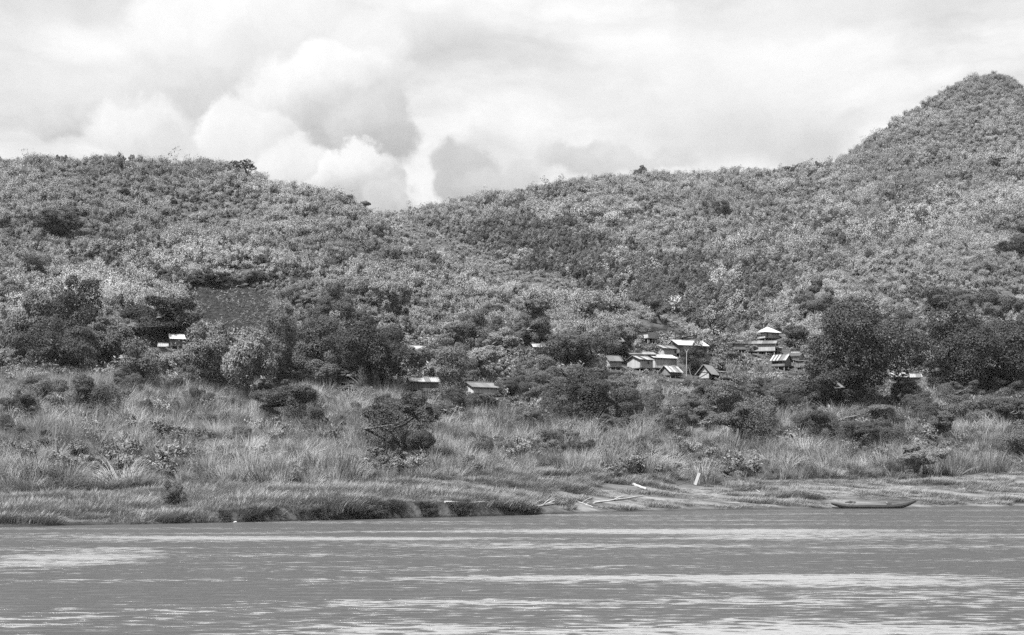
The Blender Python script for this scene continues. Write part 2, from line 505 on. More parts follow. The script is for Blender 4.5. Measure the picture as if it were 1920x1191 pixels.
def ground_material():
    m, t, out = mat_new('bank_and_hill_soil')
    ge = t.n('ShaderNodeNewGeometry')
    p = ge.outputs['Position']
    at = t.n('ShaderNodeAttribute'); at.attribute_name = 'mud'
    at2 = t.n('ShaderNodeAttribute'); at2.attribute_name = 'plot'
    n1 = t.noise(p, .5, 6, .65); n2 = t.noise(t.vm('MULTIPLY', p, (.25, 1.2, 1)), 1.0, 6, .6)
    soil = t.mr(n1.outputs['Fac'], .3, .7, .03, .09)
    mud = t.mr(n2.outputs['Fac'], .35, .65, .10, .20)
    v = t.mix(at.outputs['Fac'], soil, mud)
    wet = t.mr(t.sep(p)[2], .04, .22, .38, 1.0)
    v = t.m('MULTIPLY', v, wet)
    n3 = t.noise(p, 1.1, 8, .8)
    plot = t.mr(n3.outputs['Fac'], .40, .68, .004, .05)
    v = t.mix(at2.outputs['Fac'], v, plot)
    pr = t.n('ShaderNodeBsdfPrincipled')
    t.put(pr.inputs['Base Color'], gray(t, v)); pr.inputs['Roughness'].default_value = .95
    pr.inputs['Specular IOR Level'].default_value = .04
    b = t.n('ShaderNodeBump'); b.inputs['Distance'].default_value = .25
    n4 = t.noise(p, 1.3, 6, .7)
    t.put(b.inputs['Height'], n4.outputs['Fac']); t.t.links.new(b.outputs[0], pr.inputs['Normal'])
    t.t.links.new(pr.outputs[0], out.inputs[0])
    return m

# ground features in view: the tilled plot and the bare village terraces
PLOT = [(352, 541), (400, 536), (460, 536), (505, 546), (522, 566), (512, 598), (470, 622), (425, 624), (385, 604), (360, 582), (346, 560)]
YARDS = [[(1190, 612), (1250, 612), (1300, 628), (1290, 642), (1240, 648), (1195, 640)]]
def inside(poly, x, y):
    x = np.asarray(x, float); y = np.asarray(y, float); c = np.zeros(x.shape, bool)
    n = len(poly)
    for i in range(n):
        x1, y1 = poly[i]; x2, y2 = poly[(i + 1) % n]
        with np.errstate(divide='ignore', invalid='ignore'):
            c ^= ((y1 > y) != (y2 > y)) & (x < (x2 - x1) * (y - y1) / (y2 - y1 + 1e-9) + x1)
    return c

def build_terrain():
    nx, ny = Z0.shape
    V = np.stack([XW, YW, Z0], -1).reshape(-1, 3)
    idx = np.arange(nx * ny).reshape(nx, ny)
    Fq = np.stack([idx[:-1, :-1], idx[1:, :-1], idx[1:, 1:], idx[:-1, 1:]], -1).reshape(-1, 4)
    me = mesh_np('ground', V, Fq, ground_material(), smooth=True)
    d = YW - shore
    pxx = np.repeat(PXG[:, None], ny, 1)
    k2 = np.interp(PXG, CX, KN[3][0])[:, None]
    flat = np.clip((k2 - YW) / 6, 0, 1)
    right = np.clip((pxx - 1015) / 60, 0, 1)
    mud = np.clip(right * flat * np.clip(.55 + fbm(XW / 5, YW / 1.6, 40, 3) * 1.2, 0, 1), 0, 1)
    mud = np.maximum(mud, np.clip(1 - d / 1.6, 0, 1) * np.clip(.5 + fbm(XW / 6, YW / 3, 41, 2), 0, 1) * np.clip(abs(pxx - 700) / 250 - .9, 0, 1))
    mud *= (d > -8)
    rr = row(Z0, YW)
    plot = np.zeros_like(Z0)
    plot[inside(PLOT, pxx, rr) & (YW > 230) & (YW < 420)] = 1
    for yd in YARDS: plot[inside(yd, pxx, rr) & (YW > 240) & (YW < 330)] = 1
    for nm, arr in (('mud', mud), ('plot', plot)):
        a = me.attributes.new(nm, 'FLOAT', 'POINT'); a.data.foreach_set('value', arr.astype(np.float32).ravel())
    tag(link('ground', me), kind='structure')

build_terrain()


RUFFLED = [(110, 1050, 230, 26, .13), (420, 1010, 620, 7, .09), (1000, 1022, 520, 9, .09), (1500, 1000, 620, 12, .08), (1200, 1082, 620, 7, .10), (1100, 995, 900, 4, .08), (300, 1000, 400, 3, .08),
           (1640, 1092, 420, 22, .09), (820, 1128, 420, 8, .06), (1500, 1182, 700, 28, .11), (760, 1180, 320, 22, .07)]

def build_water():
    m, t, out = mat_new('river_water')
    ge = t.n('ShaderNodeNewGeometry')
    p = ge.outputs['Position']
    # broad streaks of wind-ruffled water lie along the current (x); between them it runs smooth
    s1 = t.noise(t.vm('MULTIPLY', p, (.030, .20, 1)), 1.0, 6, .62, .3)
    s3 = t.noise(t.vm('MULTIPLY', p, (1.0, 2.6, 1)), 1.0, 5, .62, .4)
    a = t.m('ADD', t.m('MULTIPLY', s1.outputs['Fac'], .46), t.m('MULTIPLY', s3.outputs['Fac'], .54))
    for (qx, qy, hw, hh, amt) in RUFFLED:
        Yc = CH * F / (qy - HY); ry = (CH * F / (qy - hh - HY) - CH * F / (qy + hh - HY)) / 2
        q = t.vm('DIVIDE', t.vm('SUBTRACT', p, ((qx - 960) / F * Yc, Yc, 0)), (hw / F * Yc, ry, 1))
        a = t.m('ADD', a, t.mr(t.vm('LENGTH', q, out=1), .2, 1.15, amt, 0, True))
    mask = t.mr(a, .542, .590, 0, 1, True)
    w1 = t.noise(t.vm('MULTIPLY', p, (1.5, 4.0, 1)), 1.0, 3, .55)
    w2 = t.noise(t.vm('MULTIPLY', p, (.5, 1.5, 1)), 1.0, 4, .55)
    h = t.m('ADD', t.m('MULTIPLY', w1.outputs['Fac'], t.mix(mask, .022, .05)), t.m('MULTIPLY', w2.outputs['Fac'], .085))
    b = t.n('ShaderNodeBump'); b.inputs['Distance'].default_value = 1.0; b.inputs['Strength'].default_value = 1.0
    t.put(b.inputs['Height'], h)
    # ruffled water carries short steep wavelets leaning with the wind towards the near bank
    nn = t.vm('NORMALIZE', t.vm('ADD', b.outputs[0], t.xyz(0.0, t.m('MULTIPLY', mask, -.20), 0.0)))
    df = t.n('ShaderNodeBsdfDiffuse'); t.put(df.inputs[0], gray(t, .052))
    gl = t.n('ShaderNodeBsdfGlossy'); t.put(gl.inputs[0], gray(t, .95))
    t.put(gl.inputs['Roughness'], t.mix(mask, .16, .10)); t.t.links.new(nn, gl.inputs['Normal'])
    mx = t.n('ShaderNodeMixShader'); t.put(mx.inputs[0], t.mix(mask, t.m('MULTIPLY', t.mr(s3.outputs['Fac'], .35, .65, .35, 1.1), t.mr(w1.outputs['Fac'], .3, .7, .10, .6)), .95))
    t.t.links.new(df.outputs[0], mx.inputs[1]); t.t.links.new(gl.outputs[0], mx.inputs[2])
    t.t.links.new(mx.outputs[0], out.inputs[0])
    v = [(-4000, -600, 0), (4000, -600, 0), (4000, 900, 0), (-4000, 900, 0)]
    tag(link('river_water', mesh_np('river_water', v, [(0, 1, 2, 3)], m)), kind='structure')

build_water()

# ------------------------------------------------------------------ foliage shapes
def unit(a): return a / (np.linalg.norm(a, axis=-1, keepdims=True) + 1e-9)

def leaf_quads(C, N, T, L, W):
    """diamond leaves: centre C, normal N, long axis T, length L, width W"""
    T = unit(T - N * (T * N).sum(-1, keepdims=True)); S = np.cross(N, T)
    L = np.asarray(L)[:, None]; W = np.asarray(W)[:, None]
    q = np.stack([C - T * L / 2, C + S * W / 2 + T * L * .08 , C + T * L / 2, C - S * W / 2 + T * L * .08], 1)
    return q

def quads_mesh(name, q, mat):
    n = len(q)
    return mesh_np(name, q.reshape(-1, 3), np.arange(n * 4).reshape(n, 4), mat)

def lobed_leaves(rng, lobes, n, size, aspect=.55, up=.35, jit=.55, droop=0.0, shell=.30):
    """leaves over the outsides of overlapping lobes; lobes rows (x,y,z,rx,rz)"""
    lobes = np.asarray(lobes, float)
    wgt = lobes[:, 3] * lobes[:, 3]; wgt = wgt / wgt.sum()
    out = []
    need = n
    while need > 0:
        k = rng.choice(len(lobes), need * 2, p=wgt)
        d = unit(rng.normal(size=(len(k), 3)) + np.array([0, 0, .25]))
        r = 1 - shell * rng.random(len(k)) ** 1.5
        r = r * (1 + .10 * rng.normal(size=len(k)))
        sc = np.stack([lobes[k, 3], lobes[k, 3], lobes[k, 4]], -1)
        c = lobes[k, :3] + d * sc * r[:, None]
        # drop those deep inside another lobe
        keep = np.ones(len(k), bool)
        for L in lobes:
            q = (c - L[:3]) / np.array([L[3], L[3], L[4]])
            keep &= (q * q).sum(-1) > .50
        out.append((c[keep], unit(d / sc)[keep])); need -= int(keep.sum())
        if len(out) > 12: break
    C = np.concatenate([o[0] for o in out])[:n]; D = np.concatenate([o[1] for o in out])[:n]
    N = unit(D + np.array([0, 0, up]) + rng.normal(size=C.shape) * jit)
    T = rng.normal(size=C.shape) + np.array([0, 0, -droop])
    L = size * (.6 + .8 * rng.random(len(C)))
    return leaf_quads(C, N, T, L, L * aspect)

def crown_lobes(rng, n, rx, h0, h1, sub=3, shape='round'):
    """main lobes spread through a crown of radius rx between heights h0 and h1"""
    L = []
    hm = (h0 + h1) / 2; rz = (h1 - h0) / 2
    for i in range(n):
        d = unit(rng.normal(size=3)); r = rng.random() ** .45
        if shape == 'umbrella': d[2] = abs(d[2]) * .6 + .1
        p = np.array([d[0] * rx * .78 * r, d[1] * rx * .78 * r, hm + d[2] * rz * .76 * r])
        taper = 1 - .30 * max(0, (p[2] - hm) / rz)
        R0 = rx * (.17 + .24 * rng.random()) * taper
        L.append([*p, R0, R0 * .82 * min(1.2, rz / rx * 1.1)])
        for s in range(sub):
            e = unit(rng.normal(size=3) + np.array([0, 0, .4]))
            R1 = R0 * (.34 + .25 * rng.random())
            L.append([p[0] + e[0] * R0 * .85, p[1] + e[1] * R0 * .85, p[2] + e[2] * R0 * .72, R1, R1 * .85])
    return L

def trunk_mesh(name, rng, lobes, h, r0, mat, lean=0.0, stems=1):
    b = MB()
    for s in range(stems):
        ox, oy = (rng.random(2) - .5) * (0 if stems == 1 else r0 * 7)
        top = Vector((lean * h + ox * 1.5, oy * 1.5, h * .62))
        pts = [Vector((ox, oy, -.8)), Vector((ox * 1.1 + lean * h * .2, oy, h * .2)), Vector((ox * 1.3 + lean * h * .55 + rng.normal() * .2, oy + rng.normal() * .2, h * .42)), top]
        b.tube([tuple(p) for p in pts], [r0 * 1.35, r0, r0 * .8, r0 * .5], 8)
        big = sorted(lobes, key=lambda l: -l[3])[:7]
        for l in big:
            st = pts[2] if l[2] > h * .5 else pts[1].lerp(pts[2], .6)
            en = Vector(l[:3]); md = st.lerp(en, .5) + Vector((0, 0, -.06 * h))
            b.tube([tuple(st), tuple(md), tuple(en)], [r0 * .5, r0 * .32, r0 * .12], 6)
    return b.mesh(name, mat)

def curved_blades(rng, n, h, spread, lean, width, mat, name, droop=.5, seg=3):
    """grass blades as tapering strips that arch over"""
    a = rng.random(n) * 2 * math.pi; rr = np.sqrt(rng.random(n)) * spread
    base = np.stack([np.cos(a) * rr, np.sin(a) * rr, np.full(n, -.15)], -1)
    out = np.stack([np.cos(a), np.sin(a), np.zeros(n)], -1) * (.25 + .5 * rng.random(n))[:, None]
    out = out + np.array([lean, 0, 0]) + rng.normal(size=(n, 3)) * .14; out[:, 2] = 0
    H = h * (.5 + .6 * rng.random(n))
    side = unit(np.cross(unit(out + 1e-3), [0, 0, 1.0])) 
    th = rng.random(n) * 1.4 - .7
    sd2 = side * np.cos(th)[:, None] + unit(out + 1e-3) * np.sin(th)[:, None]
    V = []
    for k in range(seg + 1):
        u = k / seg
        p = base + np.array([0, 0, 1.0]) * (H * (u - droop * .45 * u ** 2.4))[:, None] + out * (H * (.35 * u + droop * u ** 2.2))[:, None]
        w = width * (1 - u * .92) * .5
        V += [p - sd2 * w, p + sd2 * w]
    V = np.stack(V, 1)           # n, 2(seg+1), 3
    Fq = []
    for k in range(seg):
        Fq.append(np.array([2 * k, 2 * k + 1, 2 * k + 3, 2 * k + 2]))
    Fq = np.stack(Fq, 0)[None] + (np.arange(n) * 2 * (seg + 1))[:, None, None]
    return mesh_np(name, V.reshape(-1, 3), Fq.reshape(-1, 4), mat)

def bamboo_mesh(name, rng, n, h, mat, leaf=.55, per=34, dense=1.0):
    """a clump of arching plumes: narrow leaves hang along the outer part of each culm"""
    Q = []
    for i in range(n):
        a = rng.random() * 2 * math.pi; o = np.array([math.cos(a), math.sin(a), 0]) * (.15 + .75 * rng.random())
        H = h * (.55 + .5 * rng.random())
        u = .22 + .78 * rng.random(per) ** .8
        P = np.array([0, 0, 1.0]) * (H * (u - .30 * u ** 3))[:, None] + o * (H * (.22 * u + .42 * u ** 2.4))[:, None]
        tan = unit(np.array([0, 0, 1.0]) * (1 - .9 * u ** 2)[:, None] + o * (.22 + 1.0 * u ** 1.4)[:, None])
        spr = H * .13 * (1.15 - .7 * u)[:, None]
        P = P + rng.normal(size=P.shape) * spr
        N = unit(np.array([0, 0, .8]) + o * .5 + rng.normal(size=P.shape) * .55)
        T = unit(tan + rng.normal(size=P.shape) * .7)
        L = leaf * (.6 + .8 * rng.random(per))
        Q.append(leaf_quads(P, N, T, L, L * .34))
    return quads_mesh(name, np.concatenate(Q), mat)

# ------------------------------------------------------------------ village
KEEP = []     # windows of view that low growth must not cover: (x0, y0, x1, y1, Y)

def hut(label, x0, x1, yf, ye, yr, Y, yaw=20, depth=None, wall='wall', roof='roof_grey', shape='gable', ohx=.3, ohy=.22,
        slope=None, opening=True, parts=(), cat='hut', name='stilt_hut', base_row=None, brace=False, open_sides=False, postn=3, gap=7, keepwall=True, group='village huts on the slope'):
    """front wall spans columns x0..x1, floor at row yf, eave at row ye, ridge at row yr, standing at depth Y"""
    Y = hit((x0 + x1) / 2, yf + gap)
    s = Y / F; ya = math.radians(yaw)
    W = (x1 - x0) * s / math.cos(ya)
    D = depth or max(2.6, W * .7)
    wh = (yf - ye) * s; rise = max(.15, (ye - yr) * s)
    zf = zof(yf, Y)
    # centre of the front wall, then the centre of the hut half a depth behind it
    fc = Vector((((x0 + x1) / 2 - 960) * s, Y, 0))
    c = fc + Vector((-math.sin(ya), math.cos(ya), 0)) * D / 2
    root = empty(name, (c.x, c.y, zf), ya)
    tag(root, label, cat, group)
    hw, hd, th = W / 2, D / 2, .06
    KEEP.append((x0 - 3, yr, x1 + 3, yf - 1 + gap * .5, Y - D) if keepwall else (x0, yr, x1, ye + 2, Y - D))
    # walls: four panels of boards in one shell, butted at the corners; floor
    b = MB()
    gx = 0
    if not open_sides:
        b.box(-hw, hw, -hd, -hd + th, 0, wh); b.box(-hw, hw, hd - th, hd, 0, wh)
        b.box(-hw, -hw + th, -hd + th, hd - th, 0, wh); b.box(hw - th, hw, -hd + th, hd - th, 0, wh)
        if shape == 'gable':
            for sx in (-hw, hw - th):
                q = [(sx, -hd + .01, wh), (sx, hd - .01, wh), (sx, 0, wh + rise * (hd / (hd + ohy)))]
                q2 = [(x + th, y, z) for x, y, z in q]
                b.poly(q[::-1]).poly(q2); b.poly([q[0], q2[0], q2[2], q[2]]); b.poly([q[1], q[2], q2[2], q2[1]])
        b.build('wall', M[wall], root)
    MB().box(-hw - .05, hw + .05, -hd - .05, hd + .05, -.14, -.002).build('floor', M['wood_dark'], root)
    # roof
    ez = wh + .03; top = wh + rise + .03
    rx, ry = hw + ohx, hd + ohy
    ez_low = ez - ohy * rise / (hd + ohy) * .35
    r = MB(); t = .045
    if shape == 'gable':
        r.slab([(-rx, -ry, ez_low), (rx, -ry, ez_low), (rx, 0, top), (-rx, 0, top)], t)
        r.slab([(-rx, .003, top), (rx, .003, top), (rx, ry, ez_low), (-rx, ry, ez_low)], t)
    elif shape == 'hip':
        k = hw * .12
        A, B_, C_, D_ = (-rx, -ry, ez_low), (rx, -ry, ez_low), (rx, ry, ez_low), (-rx, ry, ez_low)
        P, Q = (-k, 0, top), (k, 0, top)
        r.poly([A, B_, Q, P]).poly([B_, C_, Q]).poly([C_, D_, P, Q]).poly([D_, A, P])
        r.poly([(x, y, z - .04) for x, y, z in (A, D_, C_, B_)])
    elif shape == 'shed':        # rises to the right or left: slope gives the sign
        zl, zr = (ez, top) if slope == 'right' else (top, ez)
        r.slab([(-rx, -ry, zl), (rx, -ry, zr), (rx, ry, zr), (-rx, ry, zl)], t)
    elif shape == 'lean':        # low in front, high behind
        r.slab([(-rx, -ry, ez_low), (rx, -ry, ez_low), (rx, ry, top), (-rx, ry, top)], t)
    ro = r.build('roof', M[roof], root)
    if shape in ('gable', 'hip') and roof != 'roof_dark':
        MB().tube([(-(rx if shape == 'gable' else hw * .12), 0, top + t + .03), ((rx if shape == 'gable' else hw * .12), 0, top + t + .03)], [.07, .07], 6).build('ridge_cap', M[roof], ro)
    if shape == 'gable':
        MB().box(-rx - .02, rx + .02, -ry - .05, -ry - .005, ez_low - .07, ez_low + .045).build('eave_board', M['wood_dark'], ro)
    # posts, each its own
    for i in range(postn):
        for sy in (-1, 1):
            px_ = -hw + .12 + (W - .24) * i / (postn - 1)
            py_ = sy * (hd - .12)
            wx = c.x + px_ * math.cos(ya) - py_ * math.sin(ya); wy = c.y + px_ * math.sin(ya) + py_ * math.cos(ya)
            gz = float(ground(wx * F / wy + 960, wy)) - zf - .3
            if gz < -.2 or open_sides:
                MB().tube([(px_, py_, gz), (px_, py_, (wh if open_sides else -.02))], [.09, .075], 7).build('post', M['wood'], root)
    for p in parts:
        kind, a0, a1, z0, z1 = p[:5]
        mt = p[5] if len(p) > 5 else 'void'
        ux0, ux1 = -hw + a0 * W, -hw + a1 * W
        o = MB().box(ux0, ux1, -hd - .035, -hd + .02, z0 * wh, z1 * wh).build(kind, M[mt], root)
        if kind in ('window', 'door'):
            MB().box(ux0 - .06, ux0, -hd - .05, -hd + .02, z0 * wh, z1 * wh).box(ux1, ux1 + .06, -hd - .05, -hd + .02, z0 * wh, z1 * wh).box(ux0 - .06, ux1 + .06, -hd - .05, -hd + .02, z1 * wh, z1 * wh + .06).build('frame', M['wood'], o)
    if brace:
        b = MB()
        b.slab([(-hw + .1, -hd - .04, .1), (-hw + .2, -hd - .04, .05), (hw - .1, -hd - .04, wh), (hw - .2, -hd - .04, wh)], -.03)
        b.build('brace', M['wood_dark'], root)
    return root

V = 'village huts on the slope'
hut('small stilt hut with pale walls and thin slanting roof, standing alone uppermost in the village', 1214, 1234, 634, 622.5, 620, 276, yaw=32, depth=3.2, wall='wall_pale', roof='roof_dark', shape='shed', slope='right', postn=3, gap=12)
hut('dark hut, its slanting roof rising to the right behind the long white roof', 1281, 1311, 645, 634, 627, 284, yaw=8, depth=3, wall='wall_dark', roof='roof_dark', shape='shed', slope='right')
r_ = hut('long hut with wide bright white roof, half hidden behind the round village tree', 1273, 1327, 662, 648.5, 638, 268, yaw=24, depth=4.2, wall='wall_dark', roof='roof_white', ohx=.45)
hut('open porch with dark flat roof and railing, right end of the long white roof', 1326, 1340, 663, 651, 648.5, 265, yaw=12, depth=2.4, roof='roof_dark', shape='lean', open_sides=True, postn=2, name='porch_shelter', cat='shelter',
    parts=(('railing', 0, 1, .02, .22, 'wood_dark'),))
hut('hut with patchy light and dark sheet roof, directly left of the round village tree', 1244, 1270, 666, 654, 647, 262, yaw=32, depth=3.4, wall='wall', roof='roof_patch', parts=(('window', .82, .96, .35, .8),))
hut('long low hut with dark patched roof behind the hut with the pale door', 1182, 1228, 681, 665, 659.5, 258, yaw=10, depth=3.4, wall='wall', roof='roof_patch', parts=(('doorway', .30, .44, 0, .95),))
hut('hut with patched roof, pale door and small window, left of the white roofed front hut', 1199, 1225, 690, 675, 667.5, 248, yaw=34, depth=3.4, wall='wall', roof='roof_patch', parts=(('door', .02, .18, .05, .8, 'wall_pale'), ('window', .58, .72, .5, .8)))
hut('front hut with bright white roof over a wide blank pale wall, centre of the village', 1227, 1270, 690, 672, 664.5, 245, yaw=26, depth=3.8, wall='wall_pale', roof='roof_white', ohx=.3, postn=4)
hut('low shed with wide ribbed light roof in front of the white roofed centre hut', 1256, 1279, 703, 698.5, 686, 239, yaw=36, depth=2.6, wall='wall_dark', roof='roof_striped', name='low_shed', cat='shed')
# hut seen by its gable end: ridge runs away to the left
def gable_end_hut():
    Y = hit(1329, 713); s = Y / F
    ya = math.radians(118)          # local -y side faces right, the near gable is the local -x end
    root = empty('gable_hut', ((1329 - 960) * s, Y + 1.6, zof(709, Y)), math.radians(62))
    tag(root, 'small thatched hut, pale gable end crossed by a dark brace, right of the utility pole', 'hut', V)
    KEEP.append((1308, 685, 1346, 708, Y - 3))
    L, Wd, wh, rise = 3.2, 1.75, .85, 1.35
    b = MB()
    b.box(-L / 2, L / 2, -Wd / 2, -Wd / 2 + .05, 0, wh).box(-L / 2, L / 2, Wd / 2 - .05, Wd / 2, 0, wh)
    for sx in (-L / 2, L / 2 - .05):
        q = [(sx, -Wd / 2, 0), (sx, Wd / 2, 0), (sx, Wd / 2, wh), (sx, 0, wh + rise * .78), (sx, -Wd / 2, wh)]
        q2 = [(x + .05, y, z) for x, y, z in q]
        b.poly(q[::-1]).poly(q2)
    b.build('wall', M['wall'], root)
    r = MB(); ry, ez, tp = Wd / 2 + .6, wh - .35, wh + rise
    r.slab([(-L / 2 - .4, -ry, ez), (L / 2 + .4, -ry, ez), (L / 2 + .4, 0, tp), (-L / 2 - .4, 0, tp)], .12)
    r.slab([(-L / 2 - .4, .003, tp), (L / 2 + .4, .003, tp), (L / 2 + .4, ry, ez), (-L / 2 - .4, ry, ez)], .12)
    r.build('roof', M['thatch'], root)
    x = -L / 2 - .03
    MB().tube([(x, -Wd / 2 + .05, wh + .1), (x, Wd / 2 - .05, .1)], [.035, .035], 5).tube([(x, -Wd / 2, wh + .12), (x, Wd / 2, wh + .12)], [.03, .03], 5).build('brace', M['wood_dark'], root)
    MB().box(-L / 2 - .05, L / 2, -Wd / 2 - .05, Wd / 2 + .05, -.12, -.003).build('floor', M['wood_dark'], root)
    for sx in (-1, 1):
        for sy in (-1, 1):
            MB().tube([(sx * L * .45, sy * Wd * .42, -1.3), (sx * L * .45, sy * Wd * .42, -.01)], [.07, .07], 6).build('post', M['wood'], root)
gable_end_hut()
hut('small open shelter with flat pale roof on thin posts, right of the thatched gable hut', 1354, 1371, 708, 698.5, 695, 240, yaw=8, depth=2, roof='roof_grey', shape='lean', open_sides=True, postn=2, name='open_shelter', cat='shelter')
hut('leftmost village hut, dark roof and low pale wall beside the wide round tree', 1144, 1166, 687, 677.5, 667, 252, yaw=14, depth=3.2, wall='wall', roof='roof_grey')
hut('pavilion with bright white pyramid roof standing highest in the village', 1433, 1462, 634, 623, 612.5, 282, yaw=28, depth=2.9, wall='wall_pale', roof='roof_white', shape='hip', ohx=.45, ohy=.45, parts=(('doorway', .12, .2, .1, .9),), name='pavilion', cat='pavilion')
hut('large stilt hut with sagging grey roof and wide plain wall, below the pyramid roofed pavilion', 1406, 1452, 658, 645, 638, 268, yaw=-14, depth=4.4, wall='wall', roof='roof_grey', postn=4)
hut('long low lean-to with dark roof joining the left side of the large sagging-roofed hut', 1378, 1404, 655, 644.5, 640.5, 272, yaw=10, depth=3, wall='wall_dark', roof='roof_grey', shape='lean', name='lean_to', cat='shed')
hut('tiny shed with pale roof just right of the large sagging-roofed hut', 1457, 1466, 659, 653, 650, 270, yaw=8, depth=1.4, wall='wall_dark', roof='roof_grey', shape='lean', postn=2, name='small_shed', cat='shed')
hut('small pale hut with flat dark roof, rear right of the striped roofed hut', 1483, 1500, 662, 655, 652.5, 270, yaw=-8, depth=2.2, wall='wall', roof='roof_dark', shape='lean', postn=2)
hut('hut with strongly striped light and dark sheet roof and dark open front, right village cluster', 1448, 1470, 686, 676.5, 664.5, 249, yaw=-30, depth=3.6, wall='wall_dark', roof='roof_striped', parts=(('opening', .08, .8, .45, .95),))
hut('pale gabled hut squeezed behind the striped roofed hut', 1478, 1497, 674, 668, 662, 258, yaw=-30, depth=2.6, wall='wall_pale', roof='roof_dark')
hut('hut with thin dark roof and wooden wall half covered by the big dark tree', 1494, 1521, 688, 677, 673.5, 249, yaw=-16, depth=3, wall='wall_dark', roof='roof_grey', shape='lean')
hut('hut with light ribbed roof between the two biggest dark trees on the right', 1671, 1703, 717, 707.5, 698, 238, yaw=6, depth=3.2, wall='wall', roof='roof_striped', group=V)
hut('small white roofed shed right of the ribbed roof between the big trees', 1709, 1726, 714, 708, 701, 240, yaw=-8, depth=2.2, wall='wall_pale', roof='roof_dull', name='small_shed', cat='shed')
V2 = 'roofs half hidden among the trees'
hut('hut with wide dark grey corrugated roof above the tall grass, centre of the picture', 888, 932, 738, 727, 717, 206, yaw=30, depth=3.6, wall='wall_pale', roof='roof_grey', group=V2, keepwall=False)
hut('long hut with white roof partly behind the big dark tree, beside the vine-covered trunk', 772, 822, 730, 716.5, 708, 212, yaw=14, depth=3.2, wall='wall_dark', roof='roof_dull', group=V2, keepwall=False)
hut('hut with small white roof showing above the trees, higher than the long white roof', 768, 797, 667, 655.5, 648, 262, yaw=12, depth=3, wall='wall_dark', roof='roof_dull', group=V2, keepwall=False)
hut('hut with white roof glimpsed through leaves under the large central trees', 632, 664, 716, 705, 695, 222, yaw=10, depth=3, wall='wall_dark', roof='roof_dull', group=V2, keepwall=False)
hut('hut with white roof glimpsed low behind the pale tree left of the central trees', 492, 528, 722, 711, 700, 214, yaw=8, depth=3, wall='wall', roof='roof_dull', group=V2, keepwall=False)
hut('hut with two-part white roof in shade below the tilled field', 322, 344, 648, 636, 627, 256, yaw=22, depth=2.8, wall='wall_dark', roof='roof_white', group=V2, keepwall=False)
hut('tiny shed with white roof touching the upper right of the shaded hut below the field', 350, 359, 638, 630.5, 625, 262, yaw=10, depth=1.6, wall='wall_pale', roof='roof_dull', postn=2, name='small_shed', cat='shed', group=V2, keepwall=False)
hut('low shed with pale roof in deep shade left of the hut below the field', 299, 312, 660, 650.5, 644, 246, yaw=10, depth=2, wall='wall_dark', roof='roof_dull', postn=2, name='small_shed', cat='shed', group=V2, keepwall=False)
hut('small white roofed hut peeping above bushes left of the wide round tree', 1002, 1030, 660, 651.5, 645, 262, yaw=10, depth=2.6, wall='wall', roof='roof_dull', group=V2, keepwall=False)

def pole():
    Y = hit(1287, 706); b = world(1287, Y)
    h = (706 - 655) * Y / F
    r = empty('utility_pole', b)
    tag(r, 'tall thin wooden pole with a forked top, standing in front of the round village tree', 'pole')
    MB().tube([(0, 0, -.5), (.02, 0, h * .5), (.05, 0, h * .93)], [.09, .075, .06], 8).build('shaft', M['wood'], r)
    MB().tube([(.05, 0, h * .86), (-.30, 0, h * 1.0)], [.045, .03], 6).build('crossarm', M['wood'], r)
    MB().tube([(.05, 0, h * .86), (.32, 0, h * 1.01)], [.045, .03], 6).build('crossarm', M['wood'], r)
    MB().tube([(.95, .1, -.3), (.35, .05, h * .36)], [.05, .04], 6).build('brace', M['wood'], r)
    KEEP.append((1284, 660, 1292, 704, Y))
pole()

def fence():
    ax, bx = 1238, 1284
    Y = 270
    r = empty('garden_fence', world(ax, Y)); o = r.location.copy()
    tag(r, 'low fence of crooked sticks round the garden right of the uppermost stilt hut', 'fence')
    for i in range(13):
        px = ax + (bx - ax) * i / 12
        p = world(px, Y + math.sin(i) * .5) - o
        MB().tube([tuple(p + Vector((0, 0, -.3))), tuple(p + Vector((random.uniform(-.1, .1), 0, random.uniform(.7, 1.1))))], [.04, .03], 5).build('post', M['wood'], r)
    for hgt in (.35, .7):
        pts = [tuple(world(ax + (bx - ax) * i / 12, Y + math.sin(i) * .5 - .08) - o + Vector((0, 0, hgt))) for i in range(13)]
        MB().tube(pts, [.03] * 13, 5).build('rail', M['wood'], r)
fence()

